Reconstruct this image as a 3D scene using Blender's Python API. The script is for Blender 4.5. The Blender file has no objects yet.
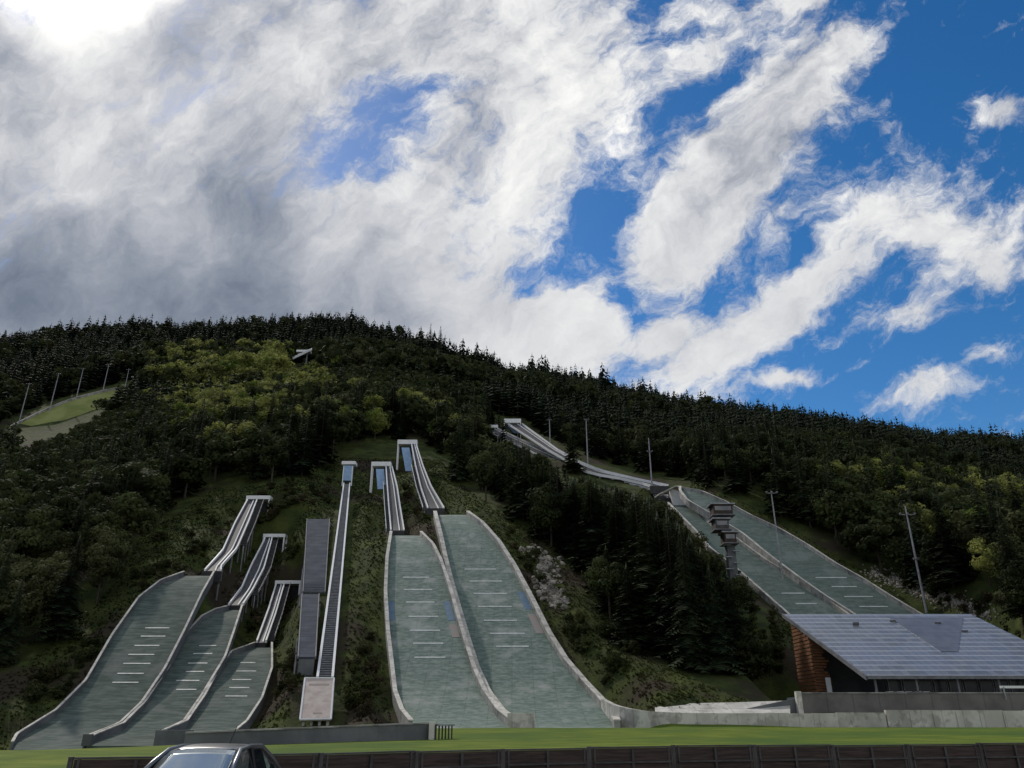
import bpy, math, random
import numpy as np
from mathutils import Vector, Matrix, Euler

# ------------------------------------------------------------------ camera
F_PX, CX, CY = 773.0, 512.0, 384.0
PITCH = math.atan((715.0 - CY) / F_PX)
CP, SP = math.cos(PITCH), math.sin(PITCH)
EYE = 1.65
S = bpy.context.scene
C = S.collection
cam_d = bpy.data.cameras.new('camera')
cam_d.sensor_width = 36.0
cam_d.lens = 36.0 * F_PX / 1024.0
cam_d.clip_start = 0.1
cam_d.clip_end = 6000.0
cam = bpy.data.objects.new('camera', cam_d)
C.objects.link(cam)
cam.location = (0, 0, EYE)
cam.rotation_euler = (math.radians(90) + PITCH, 0, 0)
S.camera = cam

# ------------------------------------------------------------------ light and sky
SUN_AZ = math.radians(-36.6)       # left of the +Y axis
SUN_EL = math.radians(42.0)
SUN_STRENGTH = 2.2
SKY_STRENGTH = 0.1
S.view_settings.view_transform = 'Standard'
S.view_settings.look = 'None'
S.view_settings.exposure = 0.0
S.view_settings.gamma = 1.0
S.view_settings.use_curve_mapping = False
sl = bpy.data.lights.new('sun', 'SUN')
sl.energy = SUN_STRENGTH
sl.angle = math.radians(1.5)
sl.color = (1.0, 0.93, 0.82)
sun = bpy.data.objects.new('sun', sl)
C.objects.link(sun)
sd = Vector((math.sin(SUN_AZ) * math.cos(SUN_EL), math.cos(SUN_AZ) * math.cos(SUN_EL), math.sin(SUN_EL)))
sun.rotation_euler = sd.to_track_quat('Z', 'Y').to_euler()
sun.location = (0, 0, 500)


class NT:
    """tiny expression builder for node trees"""
    def __init__(self, tree):
        self.t = tree
        self.n = tree.nodes
        self.l = tree.links

    def new(self, typ, **kw):
        nd = self.n.new(typ)
        for k, v in kw.items():
            setattr(nd, k, v)
        return nd

    def put(self, sock, v):
        if v is None:
            return
        if isinstance(v, bpy.types.NodeSocket):
            self.l.new(v, sock)
        elif isinstance(v, (tuple, list)) and sock.type == 'RGBA' and len(v) == 3:
            sock.default_value = (*v, 1)
        else:
            sock.default_value = v

    def m(self, op, a, b=None, c=None, clamp=False):
        nd = self.new('ShaderNodeMath', operation=op, use_clamp=clamp)
        for i, v in enumerate((a, b, c)):
            self.put(nd.inputs[i], v)
        return nd.outputs[0]

    def vm(self, op, a, b=None, scale=None, out=0):
        nd = self.new('ShaderNodeVectorMath', operation=op)
        self.put(nd.inputs[0], a)
        if b is not None:
            self.put(nd.inputs[1], b)
        if scale is not None:
            self.put(nd.inputs['Scale'], scale)
        return nd.outputs['Value'] if op in ('DOT_PRODUCT', 'LENGTH') else nd.outputs[0]

    def comb(self, x, y, z):
        nd = self.new('ShaderNodeCombineXYZ')
        for i, v in enumerate((x, y, z)):
            self.put(nd.inputs[i], v)
        return nd.outputs[0]

    def sep(self, v):
        nd = self.new('ShaderNodeSeparateXYZ')
        self.put(nd.inputs[0], v)
        return nd.outputs

    def noise(self, vec, scale, detail=4, rough=0.5, dist=0.0, col=False):
        nd = self.new('ShaderNodeTexNoise')
        self.put(nd.inputs['Vector'], vec)
        nd.inputs['Scale'].default_value = scale
        nd.inputs['Detail'].default_value = detail
        nd.inputs['Roughness'].default_value = rough
        nd.inputs['Distortion'].default_value = dist
        return nd.outputs['Color'] if col else nd.outputs[0]

    def mapping(self, vec, loc=(0, 0, 0), rot=(0, 0, 0), scale=(1, 1, 1), typ='POINT'):
        nd = self.new('ShaderNodeMapping', vector_type=typ)
        self.put(nd.inputs[0], vec)
        nd.inputs['Location'].default_value = loc
        nd.inputs['Rotation'].default_value = rot
        nd.inputs['Scale'].default_value = scale
        return nd.outputs[0]

    def ss(self, v, a, b, lo=0.0, hi=1.0, kind='SMOOTHSTEP'):
        nd = self.new('ShaderNodeMapRange', interpolation_type=kind)
        self.put(nd.inputs['Value'], v)
        nd.inputs['From Min'].default_value = a
        nd.inputs['From Max'].default_value = b
        nd.inputs['To Min'].default_value = lo
        nd.inputs['To Max'].default_value = hi
        return nd.outputs[0]

    def mix(self, f, a, b, blend='MIX'):
        nd = self.new('ShaderNodeMix', data_type='RGBA', blend_type=blend)
        self.put(nd.inputs[0], f)
        self.put(nd.inputs[6], a)
        self.put(nd.inputs[7], b)
        return nd.outputs[2]


world = bpy.data.worlds.new('World')
S.world = world
world.use_nodes = True
world.node_tree.nodes.clear()
w = NT(world.node_tree)
sky = w.new('ShaderNodeTexSky', sky_type='NISHITA')
sky.sun_disc = False
sky.sun_elevation = SUN_EL
sky.sun_rotation = SUN_AZ
sky.altitude = 900
sky.air_density = 1.0
sky.dust_density = 0.6
sky.ozone_density = 2.0
hs = w.new('ShaderNodeHueSaturation')
hs.inputs['Saturation'].default_value = 1.36
hs.inputs['Value'].default_value = 1.02
w.put(hs.inputs['Color'], w.vm('MULTIPLY', sky.outputs[0], (1.05, 1.06, 1.08)))
d = w.new('ShaderNodeTexCoord').outputs['Generated']
# plane coordinates of the cloud sheet: tangent plane on a fixed world direction
fw = w.m('MAXIMUM', w.vm('DOT_PRODUCT', d, (0, CP, SP)), 0.12)
cu = w.m('DIVIDE', w.vm('DOT_PRODUCT', d, (1, 0, 0)), fw)
cv = w.m('DIVIDE', w.vm('DOT_PRODUCT', d, (0, -SP, CP)), fw)
P0 = w.comb(cu, cv, 0.0)
warp1 = w.vm('SUBTRACT', w.noise(P0, 3.2, 5, 0.6, col=True), (0.5, 0.5, 0.5))
warp2 = w.vm('SUBTRACT', w.noise(w.vm('ADD', P0, (7.3, 2.1, 0)), 11.0, 5, 0.62, col=True), (0.5, 0.5, 0.5))
PW = w.vm('ADD', P0, w.vm('SCALE', warp1, scale=0.13))
PW = w.vm('ADD', PW, w.vm('SCALE', warp2, scale=0.055))
PW = w.vm('MULTIPLY', PW, (1, 1, 0))


def blobs(lst, vec):
    acc = None
    for (px, py, rx, ry, ang, amp) in lst:
        q = w.mapping(vec, loc=((px - CX) / F_PX, (CY - py) / F_PX, 0), rot=(0, 0, math.radians(ang)),
                      scale=(rx / F_PX, ry / F_PX, 1), typ='TEXTURE')
        g = w.m('MULTIPLY', w.m('EXPONENT', w.m('MULTIPLY', w.vm('DOT_PRODUCT', q, q), -1.0)), amp)
        acc = g if acc is None else w.m('ADD', acc, g)
    return acc


# cover: px, py, radius x, radius y, angle, amount
COVER = [
    (300, -950, 1300, 500, 0, 1.3),  # cloud added above the view, to whiten the windscreen's reflection
    (100, 190, 430, 300, 0, 1.6), (170, 370, 330, 90, 0, 0.8), (470, 60, 190, 130, 0, 0.6), (500, 200, 130, 110, 20, 0.55), (600, 60, 90, 100, 40, 0.50),
    (372, 145, 74, 52, 25, -1.02), (410, 98, 40, 32, 0, -0.6), (340, 175, 44, 24, 0, -0.5), (460, 88, 26, 16, 0, -0.5), 
    (545, 332, 90, 40, 12, 1.35), (440, 300, 130, 50, 0, 0.6),
    (520, 292, 42, 12, 6, -0.75), (592, 225, 32, 62, -15, -1.0), (622, 300, 16, 44, 10, -0.9), (655, 140, 30, 70, -25, -0.9), (700, 95, 40, 20, 48, -0.45), (560, 268, 26, 12, 0, -0.5),
    (850, 45, 50, 24, 30, 0.95), (800, 90, 66, 44, 48, 1.05), (745, 165, 90, 50, 48, 1.25), (685, 235, 78, 38, 30, 1.15),
    (660, 330, 40, 22, 50, 0.75), (715, 350, 60, 22, 35, 0.9), (770, 325, 80, 26, 35, 1.0), (840, 270, 86, 30, 22, 0.9),
    (870, 215, 60, 24, 25, 0.75), (950, 235, 66, 34, 5, 1.0), (985, 270, 50, 24, 10, 0.8), (900, 320, 70, 16, 12, 0.85), 
    (795, 379, 40, 8, 6, 1.1), (1003, 106, 36, 18, -8, 1.2), (935, 396, 48, 20, 20, 1.15), (995, 356, 15, 9, 10, 1.0),
    (778, 4, 28, 9, 10, 0.9), (890, 138, 14, 26, 20, 0.65),  (820, 205, 50, 14, 30, 0.5), (700, 50, 50, 16, 40, 0.75), 
    (690, 10, 40, 16, 0, 0.55), 
    (930, 60, 80, 60, 0, -0.45), (660, 300, 40, 18, 40, -0.35),  (520, 270, 40, 14, 10, -0.4),  (620, 110, 16, 34, -20, -0.3),  (800, 250, 26, 16, 20, -0.45), (900, 265, 30, 12, 20, -0.4),
]
# brightness of the cloud seen from below: thin and sunlit or thick and grey
SHADE = [
    (80, 10, 60, 36, 15, 0.8), (100, 20, 150, 80, 0, 0.28), (190, 130, 34, 40, 0, 0.12), (85, 140, 60, 34, 0, 0.16), (70, 195, 50, 14, 8, 0.22),
    (150, 60, 40, 26, 0, -0.14), (15, 45, 40, 34, 0, -0.22), (200, 60, 60, 44, 0, -0.20), 
    (60, 300, 200, 62, 0, -0.24), (260, 310, 190, 60, 0, -0.20), (400, 320, 120, 30, 0, -0.10), (250, 160, 60, 90, 0, -0.06),
     (270, 75, 30, 40, 0, 0.10), (300, 100, 40, 50, 0, 0.10), (440, 30, 60, 50, 0, -0.10), (460, 110, 50, 30, 0, -0.12),
    (560, 70, 90, 100, 0, 0.14), (470, 210, 90, 60, 0, 0.16), (560, 320, 90, 40, 0, 0.16),
    (690, 240, 60, 30, 30, 0.05), (760, 150, 60, 30, 48, -0.06),  
]
PA = w.mapping(PW, rot=(0, 0, math.radians(40)), scale=(1.7, 0.95, 1), typ='TEXTURE')
fb = w.noise(w.vm('ADD', PA, (1.7, 4.4, 0)), 6.5, 12, 0.66)
fb2 = w.noise(w.vm('ADD', w.mapping(PW, rot=(0, 0, math.radians(30)), scale=(1.4, 0.9, 1), typ='TEXTURE'), (3.7, 9.4, 0)), 26.0, 9, 0.70)
cover = w.m('ADD', blobs(COVER, PW), w.m('MULTIPLY', w.m('SUBTRACT', fb, 0.5), 3.4))
cover = w.m('ADD', cover, w.m('MULTIPLY', w.m('SUBTRACT', fb2, 0.5), 2.6))
# behind the viewpoint: plain broken cloud
back = w.ss(w.vm('DOT_PRODUCT', d, (0, CP, SP)), 0.15, 0.45, 1.0, 0.0)
cover = w.m('ADD', cover, back)
alpha = w.ss(cover, 0.08, 1.25)
tow = Vector((-0.55, 0.45, 0)).normalized() * 0.03
rel_a = fb
rel_b = w.noise(w.vm('ADD', PA, (1.7 + tow.x, 4.4 + tow.y, 0)), 6.5, 9, 0.62)
relief = w.m('MULTIPLY', w.m('SUBTRACT', rel_a, rel_b), 1.5)
bn = w.noise(w.vm('ADD', PW, (5.1, 0.4, 0)), 4.5, 8, 0.62)
shade = w.m('ADD', blobs(SHADE, PW), w.m('MULTIPLY', w.m('SUBTRACT', bn, 0.5), 1.05))
calm = w.m('MULTIPLY', w.ss(w.sep(P0)[0], -0.45, -0.05, 0.75, 1.2), 1.0)
calm = w.m('MULTIPLY', calm, w.ss(w.sep(P0)[1], 0.10, 0.32, 0.35, 1.0))
shade = w.m('ADD', shade, w.m('MULTIPLY', relief, calm))
shade = w.m('ADD', shade, w.m('MULTIPLY', w.m('MULTIPLY', w.m('SUBTRACT', fb2, 0.5), 0.36), calm))
shade = w.m('ADD', shade, w.ss(w.sep(P0)[0], -0.4, 0.1, 0.64, 0.86))
cr = w.new('ShaderNodeValToRGB')
w.put(cr.inputs[0], w.m('MULTIPLY', shade, 0.5))
el = cr.color_ramp.elements
el[0].position = 0.0
el[0].color = (0.12, 0.15, 0.20, 1)
el[1].position = 1.0
el[1].color = (1.5, 1.45, 1.35, 1)
for p, c in ((0.12, (0.17, 0.205, 0.27)), (0.22, (0.29, 0.325, 0.39)), (0.32, (0.47, 0.49, 0.54)), (0.44, (0.70, 0.71, 0.73)), (0.6, (0.95, 0.945, 0.93))):
    e = el.new(p)
    e.color = (*c, 1)
cloudc = w.vm('SCALE', cr.outputs[0], scale=1.0 / SKY_STRENGTH)
halo = blobs([(70, -85, 85, 62, 0, 4.0 / SKY_STRENGTH)], P0)
halo = w.m('MULTIPLY', halo, w.ss(w.vm('DOT_PRODUCT', d, (0, CP, SP)), 0.15, 0.3))
cloudc = w.vm('ADD', cloudc, w.vm('SCALE', (1.0, 0.95, 0.88), scale=halo))
skyc = w.mix(alpha, hs.outputs[0], cloudc)
bg = w.new('ShaderNodeBackground')
w.put(bg.inputs[0], skyc)
bg.inputs[1].default_value = SKY_STRENGTH
wo = w.new('ShaderNodeOutputWorld')
w.l.new(bg.outputs[0], wo.inputs[0])
world.cycles.sampling_method = 'MANUAL'
world.cycles.sample_map_resolution = 256

# ------------------------------------------------------------------ projection helpers
def tan_of(py):
    v = (CY - py) / F_PX
    return (SP + v * CP) / (CP - v * SP)


def py_of(D, Z):
    t = (Z - EYE) / D
    v = (t * CP - SP) / (CP + t * SP)
    return CY - v * F_PX


def x_of(px, py, D):
    v = (CY - py) / F_PX
    return (px - CX) / F_PX * D / (CP - v * SP)


def at(px, py, D):
    return Vector((x_of(px, py, D), D, EYE + tan_of(py) * D))


def project(X, D, Z):
    py = py_of(D, Z)
    v = (CY - py) / F_PX
    return X / D * (CP - v * SP) * F_PX + CX, py


# ------------------------------------------------------------------ materials
MATS = {}


def base_mat(name):
    m = bpy.data.materials.new(name)
    m.use_nodes = True
    m.node_tree.nodes.clear()
    n = NT(m.node_tree)
    MATS[name] = m
    return m, n


def surf(name, col, col2=None, scale=1.0, rough=0.8, stretch=(1, 1, 1), detail=5, lo=0.35, hi=0.65, bump=0.0, bscale=None,
         metal=0.0, spec=0.3, col3=None, scale3=0.3, trans=0.0, objrand=0.0, bdist=0.05, lo3=0.5, hi3=0.62, rows=0.0, cols=0.0, seam=0.78):
    m, n = base_mat(name)
    pos = n.new('ShaderNodeNewGeometry').outputs['Position']
    p = n.mapping(pos, scale=stretch)
    c = (*col, 1)
    if col2:
        f = n.ss(n.noise(p, scale, detail, 0.6), lo, hi)
        c = n.mix(f, (*col, 1), (*col2, 1))
    if col3:
        f3 = n.ss(n.noise(n.vm('ADD', pos, (31, 7, 3)), scale3, 4, 0.6), lo3, hi3)
        c = n.mix(f3, c, (*col3, 1))
    if rows or cols:
        xx, yy, zz = n.sep(pos)
        jt_ = n.noise(pos, 0.8, 3, 0.5)
        f = None
        if rows:
            f = n.m('LESS_THAN', n.m('FRACT', n.m('ADD', n.m('DIVIDE', yy, rows), n.m('MULTIPLY', jt_, 0.12))), 0.10)
        if cols:
            g_ = n.m('LESS_THAN', n.m('FRACT', n.m('ADD', n.m('DIVIDE', xx, cols), n.m('MULTIPLY', jt_, 0.05))), 0.05)
            f = g_ if f is None else n.m('MAXIMUM', f, g_)
        c = n.mix(n.m('MULTIPLY', f, 0.75), c, n.vm('SCALE', c, scale=seam))
    if objrand:
        oi = n.new('ShaderNodeObjectInfo').outputs['Random']
        h = n.new('ShaderNodeHueSaturation')
        n.put(h.inputs['Value'], n.ss(oi, 0, 1, 1 - objrand, 1 + objrand, 'LINEAR'))
        n.put(h.inputs['Color'], c)
        c = h.outputs[0]
    b = n.new('ShaderNodeBsdfPrincipled')
    n.put(b.inputs['Base Color'], c)
    b.inputs['Roughness'].default_value = rough
    b.inputs['Metallic'].default_value = metal
    b.inputs['Specular IOR Level'].default_value = spec
    if bump:
        bp = n.new('ShaderNodeBump')
        bp.inputs['Strength'].default_value = bump
        bp.inputs['Distance'].default_value = bdist
        n.put(bp.inputs['Height'], n.noise(pos, bscale or scale * 3, 6, 0.65))
        n.put(b.inputs['Normal'], bp.outputs[0])
    out = n.new('ShaderNodeOutputMaterial')
    if trans:
        tr = n.new('ShaderNodeBsdfTranslucent')
        n.put(tr.inputs[0], c)
        mx = n.new('ShaderNodeMixShader')
        mx.inputs[0].default_value = trans
        n.l.new(b.outputs[0], mx.inputs[1])
        n.l.new(tr.outputs[0], mx.inputs[2])
        n.l.new(mx.outputs[0], out.inputs[0])
    else:
        n.l.new(b.outputs[0], out.inputs[0])
    return m


surf('hill', (0.028, 0.038, 0.012), (0.074, 0.092, 0.024), 0.25, 0.95, lo=0.3, hi=0.75, bump=0.8, bscale=1.5, spec=0.1,
     col3=(0.046, 0.037, 0.024), scale3=0.05, bdist=0.4)
surf('tuft', (0.022, 0.029, 0.010), (0.052, 0.064, 0.018), 0.25, 0.95, spec=0.0, trans=0.45, col3=(0.046, 0.038, 0.024), scale3=0.05)
surf('lawn', (0.080, 0.125, 0.014), (0.170, 0.205, 0.028), 0.6, 0.9, stretch=(0.5, 0.9, 1), detail=11, lo=0.33, hi=0.68, bump=0.4, bscale=6, spec=0.1, col3=(0.065, 0.115, 0.020), scale3=0.07, lo3=0.4, hi3=0.7)
surf('gravel', (0.16, 0.15, 0.14), (0.24, 0.23, 0.21), 5, 0.95, bump=0.5, bscale=20)
surf('asphalt', (0.05, 0.05, 0.052), (0.07, 0.07, 0.07), 5, 0.9, bump=0.3, bscale=40)
surf('mat_green', (0.098, 0.145, 0.120), (0.205, 0.258, 0.222), 1.3, 0.8, stretch=(0.7, 1.5, 1.5), detail=12, lo=0.34, hi=0.70,
     bump=0.25, bscale=2.5, spec=0.2, col3=(0.28, 0.305, 0.28), scale3=0.22, lo3=0.5, hi3=0.72, rows=1.3, cols=3.1)
surf('mat_grey', (0.062, 0.086, 0.074), (0.130, 0.160, 0.140), 0.8, 0.9, stretch=(0.5, 2.2, 2.2), detail=8, lo=0.36, hi=0.68,
     bump=0.25, bscale=2.5, spec=0.12, col3=(0.15, 0.165, 0.148), scale3=0.2, lo3=0.5, hi3=0.74, rows=1.1, cols=2.2)
surf('mat_deep', (0.085, 0.122, 0.103), (0.130, 0.170, 0.148), 0.9, 0.8, stretch=(0.6, 1.5, 1.5), detail=10, spec=0.2,
      col3=(0.155, 0.19, 0.168), scale3=0.14, rows=1.6, cols=4.0)
surf('mat_grass_sunlit', (0.17, 0.20, 0.06), (0.26, 0.28, 0.10), 0.08, 0.9, detail=7, spec=0.1)  # flying hill grass, its sunlight put into the lighter yellowish colour
surf('line', (0.62, 0.63, 0.60), (0.42, 0.45, 0.42), 2.0, 0.6)
surf('white', (0.82, 0.82, 0.81), (0.70, 0.70, 0.68), 0.8, 0.45, lo=0.4, hi=0.8)
surf('panel_grey', (0.13, 0.13, 0.14), (0.20, 0.20, 0.21), 0.8, 0.6)
surf('dark', (0.03, 0.03, 0.032), (0.05, 0.05, 0.05), 1.0, 0.7)
surf('deck_dark', (0.045, 0.045, 0.048), (0.075, 0.075, 0.078), 1.5, 0.7)
surf('concrete', (0.24, 0.24, 0.22), (0.38, 0.37, 0.345), 0.5, 0.85, detail=8, bump=0.2, bscale=4, col3=(0.17, 0.165, 0.15), scale3=0.25, rows=2.6, seam=0.6)
surf('concrete_light', (0.50, 0.475, 0.42), (0.66, 0.63, 0.56), 0.45, 0.85, detail=8, bump=0.2, bscale=4, col3=(0.40, 0.38, 0.335), scale3=0.7, rows=2.6, cols=2.4, seam=0.7)
surf('concrete_warm', (0.125, 0.115, 0.108), (0.185, 0.172, 0.16), 0.35, 0.85, detail=8, bump=0.2, bscale=4, rows=0, cols=3.2, seam=0.7)
surf('concrete_dark', (0.10, 0.105, 0.11), (0.16, 0.165, 0.17), 0.35, 0.85, detail=8, bump=0.2, bscale=4)
surf('blue', (0.24, 0.38, 0.58), (0.32, 0.46, 0.64), 0.9, 0.4)
surf('banner_blue', (0.09, 0.155, 0.235), (0.13, 0.20, 0.26), 1.0, 0.5)
surf('banner_pink', (0.28, 0.22, 0.20), (0.24, 0.24, 0.215), 1.0, 0.6)
surf('steel', (0.22, 0.23, 0.24), (0.32, 0.32, 0.33), 1.5, 0.5, metal=0.3)
surf('fence_steel', (0.045, 0.042, 0.04), (0.08, 0.076, 0.072), 2.0, 0.7)
surf('wood_dark', (0.030, 0.021, 0.017), (0.066, 0.046, 0.037), 3.0, 0.75, stretch=(0.4, 0.4, 6), detail=7)
surf('wood_orange', (0.27, 0.115, 0.05), (0.12, 0.055, 0.028), 2.0, 0.7, stretch=(0.5, 0.5, 4), detail=6)
surf('beige', (0.52, 0.45, 0.40), (0.44, 0.36, 0.32), 0.7, 0.7, col3=(0.40, 0.33, 0.30), scale3=0.9)
surf('rock', (0.14, 0.125, 0.105), (0.44, 0.40, 0.34), 0.9, 0.9, detail=9, bump=0.9, bscale=2.0, bdist=0.3, col3=(0.06, 0.055, 0.04), scale3=0.5)
surf('bark', (0.045, 0.035, 0.028), (0.085, 0.07, 0.055), 2.0, 0.95, stretch=(3, 3, 0.5), bump=0.4, spec=0.1)
surf('spruce', (0.012, 0.021, 0.011), (0.042, 0.058, 0.024), 0.25, 0.85, spec=0.15, trans=0.12, objrand=0.35, col3=(0.028, 0.040, 0.014), scale3=0.03)
surf('spruce_far', (0.009, 0.014, 0.010), (0.030, 0.042, 0.021), 0.07, 0.9, spec=0.1, trans=0.08, col3=(0.024, 0.030, 0.015), scale3=0.02)
surf('leaf_olive', (0.019, 0.026, 0.010), (0.052, 0.065, 0.022), 0.11, 0.85, spec=0.1, trans=0.18, objrand=0.45, col3=(0.066, 0.072, 0.028), scale3=0.018, lo3=0.52, hi3=0.68)
surf('leaf_sunlit', (0.09, 0.105, 0.026), (0.34, 0.35, 0.10), 0.14, 0.8, spec=0.15, trans=0.35, objrand=0.25, col3=(0.09, 0.13, 0.02), scale3=0.05)  # sunlit patches of the wood, painted as bright yellow-green leaf colour
surf('bush', (0.022, 0.030, 0.010), (0.050, 0.058, 0.018), 0.8, 0.9, spec=0.1, trans=0.2, objrand=0.4, col3=(0.060, 0.045, 0.025), scale3=0.1)
surf('car_paint', (0.22, 0.225, 0.23), rough=0.3, metal=0.7, spec=0.5)
surf('car_trim', (0.012, 0.012, 0.013), rough=0.4)
surf('rubber', (0.02, 0.02, 0.02), rough=0.8)
surf('solar', (0.11, 0.12, 0.145), (0.15, 0.16, 0.185), 0.5, 0.35, rows=1.3, cols=1.5, seam=0.7)
surf('lamp_red', (0.35, 0.02, 0.02), rough=0.2, spec=0.6)


def glass_mat(name, col, rough=0.03):
    m, n = base_mat(name)
    b = n.new('ShaderNodeBsdfPrincipled')
    b.inputs['Base Color'].default_value = (*col, 1)
    b.inputs['Roughness'].default_value = rough
    b.inputs['IOR'].default_value = 1.52
    b.inputs['Specular IOR Level'].default_value = 0.9
    b.inputs['Coat Weight'].default_value = 1.0
    b.inputs['Coat Roughness'].default_value = 0.02
    o = n.new('ShaderNodeOutputMaterial')
    n.l.new(b.outputs[0], o.inputs[0])
    return m


glass_mat('glass_dark', (0.02, 0.025, 0.028))
m_ = glass_mat('glass_car', (0.42, 0.47, 0.45), 0.06)
m_.node_tree.nodes['Principled BSDF'].inputs['Metallic'].default_value = 0.6
m_ = glass_mat('glass_dim', (0.012, 0.014, 0.016), 0.2)
m_.node_tree.nodes['Principled BSDF'].inputs['Coat Weight'].default_value = 0.0
m_.node_tree.nodes['Principled BSDF'].inputs['Specular IOR Level'].default_value = 0.25
glass_mat('glass_pale', (0.12, 0.2, 0.17), 0.08)


def roof_mat():
    m, n = base_mat('roof')
    pos = n.new('ShaderNodeNewGeometry').outputs['Position']
    x, y, z = n.sep(pos)
    sx = n.m('FRACT', n.m('DIVIDE', x, 1.02))
    sy = n.m('FRACT', n.m('DIVIDE', y, 1.42))
    seam = n.m('MAXIMUM', n.m('LESS_THAN', sx, 0.05), n.m('LESS_THAN', sy, 0.2))
    cell = n.comb(n.m('FLOOR', n.m('DIVIDE', x, 1.02)), n.m('FLOOR', n.m('DIVIDE', y, 1.42)), 0)
    wn = n.new('ShaderNodeTexWhiteNoise')
    n.put(wn.inputs[0], cell)
    c = n.mix(wn.outputs[0], (0.17, 0.178, 0.19), (0.25, 0.258, 0.27))
    c = n.mix(n.ss(n.noise(pos, 0.12, 5, 0.6), 0.4, 0.65), c, (0.24, 0.26, 0.30))
    c = n.mix(n.m('LESS_THAN', sx, 0.06), c, (0.10, 0.11, 0.13))
    c = n.mix(n.m('LESS_THAN', sy, 0.16), c, (0.48, 0.49, 0.50))
    b = n.new('ShaderNodeBsdfPrincipled')
    n.put(b.inputs['Base Color'], c)
    b.inputs['Metallic'].default_value = 0.3
    n.put(b.inputs['Roughness'], n.ss(n.noise(pos, 0.5, 4, 0.6), 0.3, 0.7, 0.28, 0.45))
    o = n.new('ShaderNodeOutputMaterial')
    n.l.new(b.outputs[0], o.inputs[0])


def corr_mat():
    m, n = base_mat('corrugated')
    pos = n.new('ShaderNodeNewGeometry').outputs['Position']
    x, y, z = n.sep(pos)
    f = n.m('FRACT', n.m('DIVIDE', y, 1.9))
    seam = n.m('LESS_THAN', f, 0.08)
    c = n.mix(n.ss(n.noise(pos, 0.35, 6, 0.6), 0.35, 0.7), (0.055, 0.062, 0.082), (0.085, 0.095, 0.115))
    c = n.mix(seam, c, (0.04, 0.045, 0.055))
    b = n.new('ShaderNodeBsdfPrincipled')
    n.put(b.inputs['Base Color'], c)
    b.inputs['Roughness'].default_value = 0.9
    b.inputs['Specular IOR Level'].default_value = 0.1
    bp = n.new('ShaderNodeBump')
    bp.inputs['Strength'].default_value = 0.5
    n.put(bp.inputs['Height'], n.m('SINE', n.m('MULTIPLY', x, 30)))
    n.put(b.inputs['Normal'], bp.outputs[0])
    o = n.new('ShaderNodeOutputMaterial')
    n.l.new(b.outputs[0], o.inputs[0])


roof_mat()
corr_mat()


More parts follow.
